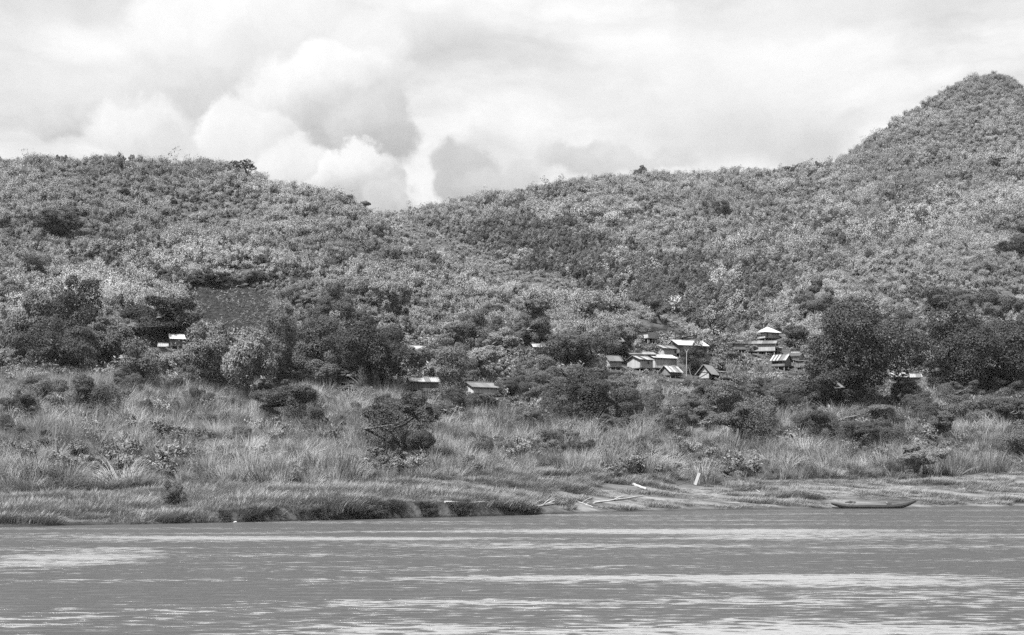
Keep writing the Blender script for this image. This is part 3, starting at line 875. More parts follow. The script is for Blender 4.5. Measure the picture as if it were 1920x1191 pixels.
# ------------------------------------------------------------------ river bank things
def canoe():
    Y = 146.9; s = Y / F
    L = 165 * s
    c = world(1640, Y, 0.04)
    r = empty('canoe', c, math.radians(1.5))
    tag(r, 'long narrow wooden canoe with upturned bow, drawn up along the right water edge', 'canoe')
    n = 40; Vv = []; ring = 11
    for shell in (0, 1):
        for i in range(n + 1):
            u = i / n; x = (u - .5) * L
            w = .48 * (max(0, 1 - abs(2 * u - .94) ** 3.2)) ** .7 + .035
            sheer = .34 + (.58 * max(0, (u - .62) / .38) ** 1.9) + .26 * max(0, (.28 - u) / .28) ** 1.4
            keel = -.12 + .92 * max(0, (u - .72) / .28) ** 2.0 + .52 * max(0, (.20 - u) / .20) ** 1.5
            keel = min(keel, sheer - .07)
            if shell: w -= .03; keel += .04
            for k in range(ring):
                a = math.pi * k / (ring - 1)
                Vv.append((x, -math.cos(a) * max(w, .01), keel + (sheer - keel) * (1 - math.sin(a) ** .8) + (0 if not shell else 0)))
    Fv = []
    half = (n + 1) * ring
    for sh in (0, 1):
        for i in range(n):
            for k in range(ring - 1):
                a = sh * half + i * ring + k
                q = (a, a + 1, a + ring + 1, a + ring)
                Fv.append(q if sh else q[::-1])
    for i in range(n):
        for k in (0, ring - 1):
            a = i * ring + k
            Fv.append((a, a + ring, a + ring + half, a + half))
    for i in (0, n):
        for k in range(ring - 1):
            a = i * ring + k
            Fv.append((a, a + 1, a + 1 + half, a + half))
    me = bpy.data.meshes.new('hull'); me.from_pydata(Vv, [], Fv); me.update(); me.materials.append(M['hull'])
    link('hull', me, r)
    for u in (.22, .42, .60, .75):
        x = (u - .5) * L
        MB().box(x - .09, x + .09, -.42, .42, .24, .275).build('thwart', M['wood'], r)
    KEEP.append((1557, 938, 1722, 955, Y - 1))
    # gear lying in it
    g = empty('tool_bundle', c + Vector((-.27 * L, 0, .36)))
    tag(g, 'dark bundle of sticks and cloth piled in the stern of the canoe', 'bundle')
    MB().tube([(-.6, 0, .22), (-.1, .05, .30), (.55, 0, .24)], [.05, .13, .03], 7).build('cloth', M['wood_dark'], g)
    MB().tube([(-.75, .1, -.2), (.4, -.1, .32)], [.03, .03], 6).tube([(-.2, -.1, -.2), (.5, .1, .2)], [.03, .02], 6).build('stick', M['wood_dark'], g)
    b = empty('fish_box', c + Vector((.165 * L, 0, .28)))
    tag(b, 'small box with a raised flap standing in the forward half of the canoe', 'box')
    MB().box(-.22, .22, -.18, .18, 0, .22).build('body', M['wood_dark'], b)
    MB().slab([(-.24, -.18, .22), (-.2, -.18, .22), (-.26, .18, .36), (-.3, .18, .36)], .02).build('flap', M['wood'], b)
canoe()

def stick(name, label, cat, a, b, r0, r1, mat, group=None, rise=0.0, sag=0.0, flat=False, twigs=0):
    """a pole or log lying between two picture points on the ground; rise lifts the second end"""
    Ya = hit(*a); Yb = hit(*b) if not rise else Ya + .4
    pa = world(a[0], Ya) + Vector((0, 0, r0 * .6))
    pb = world(b[0], Yb) + Vector((0, 0, r1)) if not rise else Vector(((b[0] - 960) / F * Yb, Yb, zof(b[1], Yb)))
    o = pa.copy(); n = 9; pts = []; rd = []
    for i in range(n):
        u = i / (n - 1); p = pa.lerp(pb, u) - o
        if not rise:
            px = (p.x + o.x) / (p.y + o.y) * F + 960
            p.z = max(p.z, float(ground(px, p.y + o.y)) - o.z + r0 * .3)
            p.z += .02 * math.sin(i * 2.1)
            p.y += .06 * math.sin(i * 1.3)
        pts.append(tuple(p)); rd.append(r0 + (r1 - r0) * u)
    root = empty(name, o)
    tag(root, label, cat, group)
    if flat:
        d = (Vector(pts[-1]) - Vector(pts[0])); sd = d.cross(Vector((0, 1, 0))).normalized() * r0
        A, B_ = Vector(pts[0]), Vector(pts[-1])
        MB().slab([tuple(A - sd), tuple(B_ - sd), tuple(B_ + sd), tuple(A + sd)], .06).build('board', M[mat], root)
    else:
        MB().tube(pts, rd, 7).build('stem', M[mat], root)
        for k in range(twigs):
            i = random.randint(3, 7); p = Vector(pts[i]); q = p + Vector((random.uniform(.3, 1.2), random.uniform(-.3, .3), random.uniform(.2, .6)))
            MB().tube([tuple(p), tuple(p.lerp(q, .5) + Vector((0, 0, .06))), tuple(q)], [r1 * 1.2, r1, r1 * .5], 5).build('twig', M[mat], root)
    x0, x1 = sorted((a[0], b[0])); y0, y1 = sorted((a[1], b[1]))
    KEEP.append((x0, y0 - 1, x1, y1 + 1, Ya - .3))

stick('plank', 'pale plank standing up slanted against tall grass on the bank', 'plank', (1303, 912), (1311, 887), .16, .16, 'pale_wood', rise=1, flat=True)
stick('driftwood_log', 'short bright bleached log lying on the dark mud left of the slanted plank', 'log', (1187, 911), (1212, 920), .17, .13, 'pale_wood')
stick('dark_branch', 'thin dark branch leaning up against the tall grass just left of the slanted plank', 'branch', (1269, 912), (1302, 899), .05, .03, 'wood_dark', rise=1)
G = 'driftwood poles along the shore'
stick('driftwood_pole', 'long thin grey pole on the shore, its right end highest, below the bleached log', 'pole', (1113, 945), (1207, 931), .10, .04, 'drift', G, twigs=1)
stick('driftwood_pole', 'very long straight pole lying along the top of the dark cut bank', 'pole', (834, 949), (968, 952), .10, .06, 'drift', G)
stick('driftwood_pole', 'crooked branch lying at the right end of the dark cut bank', 'branch', (996, 954), (1052, 944), .09, .04, 'drift', G, twigs=3)
stick('driftwood_pole', 'short forked branch pointing down to the water right of the crooked branch', 'branch', (1078, 940), (1112, 953), .07, .04, 'wood', G, twigs=2)
stick('driftwood_pole', 'thin pale stick lying on the grass above the crooked branch', 'stick', (1000, 893), (1055, 896), .05, .03, 'drift', G)
stick('driftwood_pole', 'thin stick lying on the mud right of the bleached log', 'stick', (1415, 918), (1424, 924), .06, .04, 'drift', G)

def stone(label, px, py, r):
    Y = hit(px, py); p = world(px, Y)
    rng = np.random.default_rng(int(px)); n = 60
    import bmesh
    bm = bmesh.new(); bmesh.ops.create_icosphere(bm, subdivisions=3, radius=r)
    for v in bm.verts:
        k = 1 + .25 * math.sin(v.co.x / r * 3 + px) * math.cos(v.co.y / r * 2.3 + px) + .08 * rng.normal()
        v.co = Vector((v.co.x * k * 1.3, v.co.y * k, v.co.z * k * .7))
    me = bpy.data.meshes.new('stone'); bm.to_mesh(me); bm.free(); me.materials.append(M['stone'])
    tag(link('stone', me, loc=p + Vector((0, 0, r * .3))), label, 'stone', 'pale stones at the water edge')
stone('small bright white stone at the foot of the bank, left water edge', 440, 982, .13)
stone('low pale stone in short grass above the left water edge', 300, 942, .22)
stone('pale rounded stone on the left shore sand', 268, 972, .3)
stone('pale stone lying in the thin grass left of the bleached log', 1112, 902, .18)

# ------------------------------------------------------------------ trees and shrubs that can be told apart
PR = {}
def proto(kind):
    """crown and trunk meshes, made once per kind, unit size: 1 wide (radius .5), 1 tall"""
    if kind in PR: return PR[kind]
    rng = np.random.default_rng(abs(hash(kind)) % 9999 if False else sum(ord(c) * (i + 3) for i, c in enumerate(kind)))
    def mk(tr, cr):
        n = len(cr.vertices); co = np.empty(n * 3, np.float32); cr.vertices.foreach_get('co', co); co = co.reshape(-1, 3)
        lo = np.percentile(co, 1.0, axis=0); hi_ = np.percentile(co, 99.0, axis=0)
        k2 = 1.0 / max(hi_[0] - lo[0], hi_[1] - lo[1]); cx, cy = (hi_[0] + lo[0]) / 2, (hi_[1] + lo[1]) / 2
        for me in (tr, cr):
            n = len(me.vertices); c = np.empty(n * 3, np.float32); me.vertices.foreach_get('co', c); c = c.reshape(-1, 3)
            c[:, 0] = (c[:, 0] - cx * (c[:, 2] > .2)) * k2; c[:, 1] = (c[:, 1] - cy * (c[:, 2] > .2)) * k2; c[:, 2] /= hi_[2]
            me.vertices.foreach_set('co', c.ravel()); me.update()
        PR[kind] = (tr, cr); return PR[kind]
    k, mt = kind[:-1], {'p': 'tree_pale', 'm': 'tree_mid', 'd': 'tree', 'v': 'vine'}[kind[-1]]
    if k.startswith('big'):
        L = crown_lobes(rng, 26, .5, .04, 1.0, 4)
        return mk(trunk_mesh('trunk', rng, L, 1.0, .028, M['bark'], stems=1), quads_mesh('crown', lobed_leaves(rng, L, 38000, .0165, .6, up=.3, jit=.42), M[mt]))
    if k.startswith('oval'):
        L = crown_lobes(rng, 15, .5, .04, 1.0, 4)
        return mk(trunk_mesh('trunk', rng, L, 1.0, .03, M['bark']), quads_mesh('crown', lobed_leaves(rng, L, 20000, .023, .55, jit=.42), M[mt]))
    if k.startswith('drip'):
        L = crown_lobes(rng, 15, .5, .04, 1.0, 4)
        return mk(trunk_mesh('trunk', rng, L, 1.0, .028, M['bark']), quads_mesh('crown', lobed_leaves(rng, L, 19000, .034, .30, jit=.55, droop=1.4, shell=.5), M[mt]))
    if k.startswith('puff'):
        L = crown_lobes(rng, 11, .5, .05, 1.0, 2)
        L = [[l[0], l[1], l[2], l[3] * .8, l[4] * .8] for l in L]
        return mk(trunk_mesh('trunk', rng, L, 1.0, .03, M['bark']), quads_mesh('crown', lobed_leaves(rng, L, 16000, .024, .5, up=.5, shell=.2, jit=.4), M[mt]))
    if k.startswith('umb'):
        L = crown_lobes(rng, 12, .5, .42, 1.0, 3, 'umbrella')
        return mk(trunk_mesh('trunk', rng, L, 1.0, .035, M['bark'], stems=1), quads_mesh('crown', lobed_leaves(rng, L, 2600, .055, .5, jit=.8), M[mt]))
    if k.startswith('sky'):      # open flat-topped tree: limbs show between the leaf puffs
        L = [[math.cos(a) * r, math.sin(a) * r, .78 + .14 * rng.random() - r * .15, .11, .08] for a, r in ((rng.random() * 6.28, .12 + .34 * rng.random()) for _ in range(20))]
        return mk(trunk_mesh('trunk', rng, L, 1.0, .045, M['bark']), quads_mesh('crown', lobed_leaves(rng, L, 1100, .06, .5, jit=.8), M[mt]))
    if k.startswith('bush'):
        L = crown_lobes(rng, 12, .5, -.12, .95, 4)
        return mk(trunk_mesh('trunk', rng, L, .9, .03, M['bark'], stems=2), quads_mesh('crown', lobed_leaves(rng, L, 30000, .019, .5), M[mt]))
    if k.startswith('mound'):    # creeper-draped shrub: rounded top, leaves hanging down the sides like a curtain
        L = crown_lobes(rng, 8, .46, .35, 1.0, 4)
        for i in range(11):
            a = rng.random() * 6.28; r = .18 + .24 * rng.random()
            L.append([math.cos(a) * r, math.sin(a) * r, .32 + .1 * rng.random(), .11 + .05 * rng.random(), .36])
        return mk(trunk_mesh('trunk', rng, L[:20], .9, .035, M['bark'], stems=2), quads_mesh('crown', lobed_leaves(rng, L, 36000, .0175, .5, up=.55, droop=.8), M[mt]))
    if k.startswith('col'):      # trunk wrapped in creeper
        L = [[.05 * rng.normal(), .05 * rng.normal(), z, .28 - .1 * abs(z - .75) + .1 * rng.random(), .13] for z in np.linspace(.05, .9, 9)]
        L += [[.22 * math.cos(a), .22 * math.sin(a), .78 + .1 * rng.random(), .2, .12] for a in rng.random(6) * 6.28]
        return mk(trunk_mesh('trunk', rng, L, .9, .04, M['bark']), quads_mesh('crown', lobed_leaves(rng, L, 14000, .03, .5, up=.5, droop=.8), M[mt]))
    raise KeyError(kind)

PLANTED = []
def plant(name, label, kind, x0, x1, yt, yb, cat='tree', group=None, Y=None, rz=None, dy=0, dense=1.0, deep=1.0):
    Y = (hit((x0 + x1) / 2, yb) if Y is None else Y) + dy
    px = (x0 + x1) / 2
    p = world(px, Y)
    s = Y / F; w = (x1 - x0) * s * 1.04; h = max(.6, zof(yt, Y) - p.z)
    tr, cr = proto(kind)
    root = empty(name, p, random.uniform(0, 6.28) if rz is None else rz)
    tag(root, label, cat, group)
    t = link('trunk', tr, root); c = link('crown', cr, root)
    for o in (t, c): o.scale = (w, w * deep, h)
    PLANTED.append((px, Y, w / 2))
    return root

G1 = 'trees of the belt behind the tall grass'
plant('broadleaf_tree', 'pale drooping tree at the far left edge of the tree belt', 'dripm', 2, 96, 548, 700, group=G1)
plant('broadleaf_tree', 'dark round-crowned tree rising above the belt, second from the left edge', 'ovald', 88, 182, 522, 690, group=G1, dy=8)
plant('broadleaf_tree', 'broad dark tree filling the belt at the lower left', 'bigd', 48, 180, 596, 712, group=G1)
plant('broadleaf_tree', 'medium grey tree with a pointed top left of the banana leaves', 'dripm2m'[:-2] + 'm', 150, 236, 596, 705, group=G1)
plant('broadleaf_tree', 'low spreading tree right of the banana leaves', 'ovalm', 214, 312, 640, 738, group=G1)
plant('broadleaf_tree', 'dark dense tree with black shade under it, left of the tilled field', 'bush2d', 228, 362, 560, 640, group=G1)
plant('broadleaf_tree', 'leafy tree in front of the tilled field lower left corner', 'oval2m', 343, 432, 606, 745, group=G1)
plant('broadleaf_tree', 'pale thin-leaved tree with dark bare trunk, left of centre in the belt', 'dripp', 418, 512, 622, 755, group=G1)
plant('broadleaf_tree', 'pale tall tree directly below the right end of the tilled field', 'big2m', 474, 566, 584, 735, group=G1, dy=4)
plant('broadleaf_tree', 'large rounded tree left half of the central group', 'big3m', 545, 650, 594, 726, group=G1, dy=4)
plant('broadleaf_tree', 'largest dark tree of the central group, spreading over the white roofs', 'bigd', 630, 782, 590, 742, group=G1)
plant('broadleaf_tree', 'small pale tree in front of the central group', 'oval2m', 578, 658, 662, 736, group=G1)
plant('broadleaf_tree', 'tree between the small upper white roof and the creeper-wrapped trunk', 'oval3m', 748, 838, 652, 722, group=G1, dy=6)
plant('vine_covered_tree', 'tall trunk wrapped in creepers with a hollow dark side, left of the grey corrugated roof', 'colv', 818, 874, 652, 762, group=G1)
plant('broadleaf_tree', 'rounded tree of separate pale puffs above the grey corrugated roof', 'puffp', 876, 946, 648, 722, group=G1)
plant('broadleaf_tree', 'wide dark dome-shaped tree left of the village', 'big3d', 1018, 1146, 618, 704, group=G1)
plant('bamboo_clump_tree', 'bright feathery tree of rounded plumes between the dome-shaped tree and the village', 'puff2p', 1130, 1192, 622, 668, group=G1)
plant('broadleaf_tree', 'bushy grey tree left of the dome-shaped tree', 'ovalm', 958, 1012, 672, 735, group=G1)
plant('broadleaf_tree', 'round tree in the middle of the village in front of the long white roof', 'oval3d', 1276, 1328, 640, 706, group='trees in the village', Y=243)
plant('small_tree', 'small umbrella shaped tree right of the porch shelter', 'umbm', 1352, 1394, 660, 690, group='trees in the village')
plant('small_tree', 'small round pale tree in front of the large sagging-roofed hut', 'puffp', 1398, 1422, 645, 668, group='trees in the village', Y=262)
plant('small_tree', 'dark tree directly right of the pyramid roofed pavilion', 'oval2d', 1464, 1512, 612, 650, group='trees in the village')
plant('broadleaf_tree', 'biggest tree of the picture, tall dark crown right of the village', 'big4d', 1510, 1702, 560, 775, group=G1)
plant('broadleaf_tree', 'low dark side crown at the lower left foot of the biggest tree', 'ovald', 1506, 1612, 676, 772, group=G1, dy=-4)
plant('broadleaf_tree', 'second biggest dark tree, right of the ribbed roof', 'big2d', 1716, 1862, 582, 748, group=G1)
plant('broadleaf_tree', 'dark tree cut by the right edge of the picture', 'big4d', 1836, 1990, 588, 748, group=G1)
plant('broadleaf_tree', 'grey tree crown showing above the trees at the right edge', 'dripd', 1826, 1904, 542, 640, group=G1, dy=6)
plant('broadleaf_tree', 'grey feathery tree filling the gap behind the second biggest tree', 'dripm', 1690, 1752, 600, 700, group=G1, dy=14)
G2 = 'creeper-covered shrubs in the tall grass'
def shrub(label, kind, x0, x1, yt, yb, **k): plant('shrub', label, kind, x0, x1, yt, yb, 'shrub', G2, **k)
shrub('dark umbrella shaped shrub in tall grass, upper left', 'moundv', 128, 228, 706, 788)
shrub('flat-topped dark shrub near the left picture edge', 'mound2v', 8, 74, 734, 792)
shrub('low dark shrub at the very left edge below the flat-topped shrub', 'bushv', -30, 22, 766, 812)
shrub('grey shrub rising left of the umbrella shaped shrub', 'bush2m', 60, 132, 712, 770)
shrub('small ball shaped shrub below the low spreading tree', 'moundv', 304, 348, 708, 748)
shrub('small dark shrub right of the ball shaped shrub', 'bushv', 352, 400, 726, 772)
shrub('tiny round shrub in the grass under the ball shaped shrub', 'bush2v', 306, 336, 744, 772)
shrub('ragged dark shrub with a bare stem under the left central trees', 'mound2v', 486, 604, 716, 800)
shrub('dark shrub in the grass between the ragged shrub and the big creeper shrub', 'bushv', 566, 640, 764, 822)
shrub('largest creeper-covered shrub with dark hollow foot, left of centre on the slope', 'mound3d', 676, 815, 738, 858)
shrub('small leafy shrub at the lower right side of the largest creeper-covered shrub', 'bush2v', 748, 820, 808, 866)
shrub('dark shrub standing under the creeper-wrapped trunk', 'bushv', 826, 896, 726, 776)
shrub('big arched creeper-covered shrub in front of the dome-shaped tree', 'moundv', 1022, 1152, 692, 796)
shrub('narrow column of creepers right of the big arched shrub', 'colv', 1152, 1196, 726, 808)
shrub('bright topped low shrub right of the creeper column', 'mound2m', 1186, 1240, 776, 822)
shrub('dark shrub with straight stem at its foot, middle of the right slope', 'moundv', 1236, 1294, 766, 832)
shrub('large dark rounded shrub below the thatched gable hut', 'bush3v', 1338, 1444, 704, 796)
shrub('creeper mound in front of the large dark rounded shrub', 'mound3v', 1348, 1450, 762, 842)
shrub('dark shrub below the striped roofed hut', 'bush2v', 1440, 1516, 718, 778)
shrub('creeper mound left of the twin mounds, below the biggest tree', 'mound2v', 1494, 1572, 764, 828)
shrub('left one of the twin dark mounds low on the right slope', 'mound3v', 1576, 1646, 790, 850)
shrub('right one of the twin dark mounds low on the right slope', 'moundv', 1636, 1706, 786, 848)
shrub('grey low mound above the twin dark mounds', 'mound2m', 1590, 1690, 760, 808)
shrub('pale lacy shrub close to the shore left of the right reeds', 'puff3p', 1682, 1764, 832, 892)
shrub('grey shrub at the foot of the biggest tree on its right', 'bushm', 1672, 1745, 712, 776)
shrub('mixed grey shrub below the second biggest tree', 'bush3m', 1760, 1850, 742, 806)
shrub('dark shrub at the right edge of the picture below the cut tree', 'mound3v', 1850, 1945, 745, 812)
shrub('dark shaded shrub at the lower right edge of the picture', 'bush3v', 1876, 1960, 790, 868)
shrub('low grey shrub in the grass just left of the grey corrugated roof foot', 'bushm', 880, 935, 738, 775)
shrub('small dark shrub in the grass below centre', 'bush2v', 880, 925, 826, 868)
shrub('twiggy low bush standing on the short grass of the left shore', 'bush3m', 300, 345, 902, 950)
shrub('low mound of creepers between the creeper column and the dark stemmed shrub', 'mound3m', 1196, 1250, 726, 786)
G3 = 'single trees on the hills'
def htree(label, kind, x0, x1, yt, yb, **k): plant('hill_tree', label, kind, x0, x1, yt, yb, 'tree', G3, **k)
for i, (a, w) in enumerate(((300, 34), (326, 36), (356, 32), (384, 38), (412, 34), (440, 40), (470, 36), (498, 34), (520, 30))):
    plant('hill_tree', 'dark bush in the unbroken row along the upper edge of the tilled field', ['bush2d', 'ovalm', 'bushm', 'oval2d'][i % 4], a - w / 2, a + w / 2, 508 + (i % 3) * 4, 538, 'tree', 'bushes along the upper edge of the field')
htree('flat-topped open tree standing on the skyline of the left hill', 'skyd', 428, 486, 303, 342)
htree('small dark tree on the skyline of the middle ridge', 'ovald', 1188, 1216, 311, 334)
htree('dark bush pair on the skyline where the steep peak begins', 'bush2d', 1470, 1512, 309, 330)
htree('dark spreading tree high on the left hill near the picture edge', 'oval2d', 70, 142, 398, 450)
htree('dark tree in the left hill below the flat-topped skyline tree', 'ovald', 225, 255, 350, 372)
htree('dark narrow tree in the middle of the far slope', 'oval2d', 1338, 1368, 378, 412)
htree('small dark tree on the far slope right above the valley', 'oval3d', 1380, 1402, 410, 436)
htree('dark tree under the bright spur on the right slope', 'oval3d', 1706, 1760, 396, 440)
htree('dark shrub left on the far slope near the valley notch', 'ovald', 962, 985, 384, 408)
htree('dark low tree above the right spur near the edge', 'bushd', 1836, 1912, 296, 322)
htree('dark tree low on the right slope beside the picture edge', 'oval3d', 1868, 1935, 440, 488)
htree('tall tree standing on the slope above the biggest tree', 'dripm', 1505, 1545, 520, 575)
htree('dark tree on the slope above the pyramid roof', 'oval3d', 1340, 1372, 500, 540)
htree('round tree low on the left hill right of the tilled field', 'oval2m', 520, 565, 535, 580)
htree('dark tree on the lower left hill right of the field', 'ovald', 595, 640, 560, 600)
htree('dark tree on the left spur above the dome-shaped tree', 'oval3d', 1100, 1145, 560, 600)
htree('round dark tree on the left spur above the wide corrugated roof', 'oval2d', 900, 945, 572, 612)
htree('tall feathery tree near the end of the left spur', 'dripm', 1215, 1260, 555, 606)
htree('dark shrub pair near the tip of the left spur', 'bush2d', 1355, 1400, 590, 618)
htree('slender sapling highest on the left skyline', 'dripp', 241, 253, 290, 306)
htree('sapling on the left skyline near the picture edge', 'dripp', 74, 90, 293, 306)
htree('small sapling on the skyline just left of the valley notch', 'umbm', 676, 696, 378, 396)
htree('sapling on the skyline farther left of the valley notch', 'umbm', 644, 662, 366, 382)

def fillers():
    rng = np.random.default_rng(77)
    kinds = ['ovalm', 'oval2m', 'big2m', 'dripm', 'ovalp', 'puffm', 'bushm', 'bush2m', 'oval3m', 'big3m', 'dripp', 'puff2p', 'bush3m', 'drip2m']
    n = 0
    gaps = [(0, 60, 640, 700), (180, 340, 640, 715), (300, 420, 690, 735), (400, 560, 690, 740), (640, 900, 655, 735), (880, 1040, 650, 730), (1090, 1200, 672, 705), (1370, 1520, 700, 750), (1690, 1730, 640, 700), (1740, 1920, 560, 660), (1480, 1560, 590, 660), (930, 1010, 610, 670), (560, 760, 580, 640), (0, 90, 520, 600)]
    for (a, b, c, d) in gaps:
        for k in range(max(3, int((b - a) / 18))):
            px = rng.uniform(a, b); py = rng.uniform(c, d); w = rng.uniform(34, 72); h = w * rng.uniform(.75, 1.15)
            Y = hit(px, py); x0, x1 = px - w / 2, px + w / 2
            bad = any((x1 > q[0]) and (x0 < q[2]) and (py > q[1]) and (py - h < q[3]) and Y < q[4] + 4 for q in KEEP) or (x1 > 346 and x0 < 522 and py - h < 600 and py > 545)
            if bad: continue
            plant('belt_tree', 'anonymous grey leafy tree filling the belt between the named trees', kinds[int(rng.integers(0, len(kinds)))], x0, x1, py - h, py, 'tree', 'unnamed trees of the belt')
    for k in range(380):
        px = rng.uniform(-20, 1940); u = rng.random()
        py = 735 + 130 * u ** 1.3 - (25 if px > 1200 else 0) * u; w = rng.uniform(22, 62 if px < 950 else 84) * (1 - .35 * u) ; h = w * rng.uniform(.55, .95)
        if px < 900 and rng.random() < .72: continue
        Y = hit(px, py); x0, x1 = px - w / 2, px + w / 2
        if any((x1 > q[0]) and (x0 < q[2]) and (py > q[1]) and (py - h < q[3]) and Y < q[4] + 4 for q in KEEP): continue
        plant('slope_shrub', 'low leafy scrub bush growing in the tall grass of the bank', ['bushm', 'bush2m', 'bush2v', 'mound2m', 'bush3m', 'mound2v', 'mound3m', 'bushv', 'dripm'][int(rng.integers(0, 9))], x0, x1, py - h, py, 'shrub', 'scrub bushes in the tall grass')
fillers()

def reed_clump(label, px, py, h, lean, n=260, width=.045, mat='grass', droop=.8, spread=.9):
    rng = np.random.default_rng(int(px * 7 + py)); Y = hit(px, py)
    o = link('reed_clump', curved_blades(rng, n, h, spread, lean, width, M[mat], 'reed_clump', droop, 4), loc=world(px, Y))
    tag(o, label, 'grass clump', 'big grass clumps near the shore')
    PLANTED.append((px, Y, spread * .6))
reed_clump('arching grass clump over a dark hollow, nearest the left picture edge', 62, 925, 2.0, .35)
reed_clump('arching grass clump over a dark hollow, second from the left edge', 132, 918, 2.2, .5)
reed_clump('widest arching grass clump on the left shore, combed to the right', 205, 922, 2.4, .6, 420, spread=1.5)
reed_clump('arching grass clump right of the widest one on the left shore', 255, 917, 2.1, .5)
reed_clump('upright dense reed clump on the slope left of the largest creeper shrub', 640, 895, 3.4, .05, 420, droop=.3, spread=1.3)
reed_clump('big fan of grass directly behind the slanted plank', 1318, 908, 3.8, .05, 520, droop=.5, spread=1.5)
reed_clump('grass fan left of the pale lacy shrub', 1600, 890, 2.4, .1, 300, droop=.4)
reed_clump('tall dark upright reeds near the right edge, left one', 1800, 888, 3.0, 0, 420, mat='weed', droop=.25, spread=1.6)
reed_clump('tall dark upright reeds near the right edge, right one', 1858, 886, 3.2, 0, 420, mat='weed', droop=.25, spread=1.6)
reed_clump('thin grey reed clump below the foot of the largest creeper shrub', 800, 900, 2.2, .4, 260)
reed_clump('drooping dark reed tuft on the slope below the grey corrugated roof', 905, 790, 2.6, .0, 300, mat='weed', droop=.9)
reed_clump('drooping dark reed tuft right of the one below the grey corrugated roof', 955, 785, 2.8, .0, 300, mat='weed', droop=.9)

def banana():
    Y = hit(212, 690) ; p = world(212, Y)
    r = empty('banana_plant', p); tag(r, 'banana plant with long pale fanned leaves among dark trees on the left', 'plant')
    h = zof(672, Y) - p.z
    MB().tube([(0, 0, -.3), (0, 0, h)], [.16, .11], 8).build('stem', M['culm'], r)
    for i in range(8):
        a = math.radians([10, 40, 75, 110, 150, 200, 260, 320][i]); el_ = math.radians([30, 55, 70, 60, 40, 20, 15, 25][i])
        d = Vector((math.cos(a) * math.cos(el_), -.35 * math.sin(a) * math.cos(el_) - .1, math.sin(el_))); L = 2.3
        sd = d.cross(Vector((0, -1, .3))).normalized()
        v = []; n = 6
        for k in range(n + 1):
            u = k / n; c = Vector((0, 0, h - .1)) + d * L * u + Vector((0, 0, -.8 * u * u))
            w = .30 * math.sin(math.pi * min(1, u * .93 + .07)) ** .6
            v += [tuple(c - sd * w), tuple(c + sd * w)]
        f = [(2 * k, 2 * k + 1, 2 * k + 3, 2 * k + 2) for k in range(n)]
        link('leaf', mesh_np('leaf', v, f, M['tree_pale']), r)
    KEEP.append((205, 652, 232, 676, Y))
    PLANTED.append((212, Y, 1))
banana()

# ------------------------------------------------------------------ the masses nobody could count: instanced growth
def gn_scatter(name, protos, P, rot, scl, idx, kindlabel):
    src = bpy.data.collections.new(name + '_sources')
    for i, me in enumerate(protos):
        src.objects.link(bpy.data.objects.new('%s_shape_%02d' % (name, i), me))
    me = bpy.data.meshes.new(name)
    me.vertices.add(len(P)); me.vertices.foreach_set('co', np.asarray(P, np.float32).ravel())
    a = me.attributes.new('rot', 'FLOAT_VECTOR', 'POINT'); a.data.foreach_set('vector', np.asarray(rot, np.float32).ravel())
    a = me.attributes.new('scl', 'FLOAT_VECTOR', 'POINT'); a.data.foreach_set('vector', np.asarray(scl, np.float32).ravel())
    a = me.attributes.new('idx', 'INT', 'POINT'); a.data.foreach_set('value', np.asarray(idx, np.int32).ravel())
    me.update()
    o = link(name, me)
    g = bpy.data.node_groups.new(name + '_growth', 'GeometryNodeTree')
    g.interface.new_socket('Geometry', in_out='INPUT', socket_type='NodeSocketGeometry')
    g.interface.new_socket('Geometry', in_out='OUTPUT', socket_type='NodeSocketGeometry')
    n = g.nodes; l = g.links
    gi = n.new('NodeGroupInput'); go = n.new('NodeGroupOutput')
    ci = n.new('GeometryNodeCollectionInfo'); ci.inputs['Collection'].default_value = src
    ci.inputs['Separate Children'].default_value = True; ci.inputs['Reset Children'].default_value = True
    ip = n.new('GeometryNodeInstanceOnPoints'); ip.inputs['Pick Instance'].default_value = True
    def named(nm, ty):
        q = n.new('GeometryNodeInputNamedAttribute'); q.data_type = ty; q.inputs['Name'].default_value = nm
        return q.outputs['Attribute']
    l.new(gi.outputs[0], ip.inputs['Points']); l.new(ci.outputs[0], ip.inputs['Instance'])
    l.new(named('idx', 'INT'), ip.inputs['Instance Index'])
    l.new(named('rot', 'FLOAT_VECTOR'), ip.inputs['Rotation'])
    l.new(named('scl', 'FLOAT_VECTOR'), ip.inputs['Scale'])
    l.new(ip.outputs[0], go.inputs[0])
    md = o.modifiers.new('growth', 'NODES'); md.node_group = g
    tag(o, kindlabel, None, None, 'stuff')
    return o

KEEPA = np.array(KEEP)
# where the ground is hidden behind nearer ground (plus margin) nothing needs to grow
rowsG = row(Z0, YW)
runmin = np.minimum.accumulate(rowsG[:, ::1], axis=1)
def visible(px, Y, margin):
    i = np.clip(np.searchsorted(PXG, px) - 1, 0, len(PXG) - 1); j = np.clip(np.searchsorted(YG, Y) - 1, 0, len(YG) - 1)
    return rowsG[i, j] < runmin[i, j] + margin

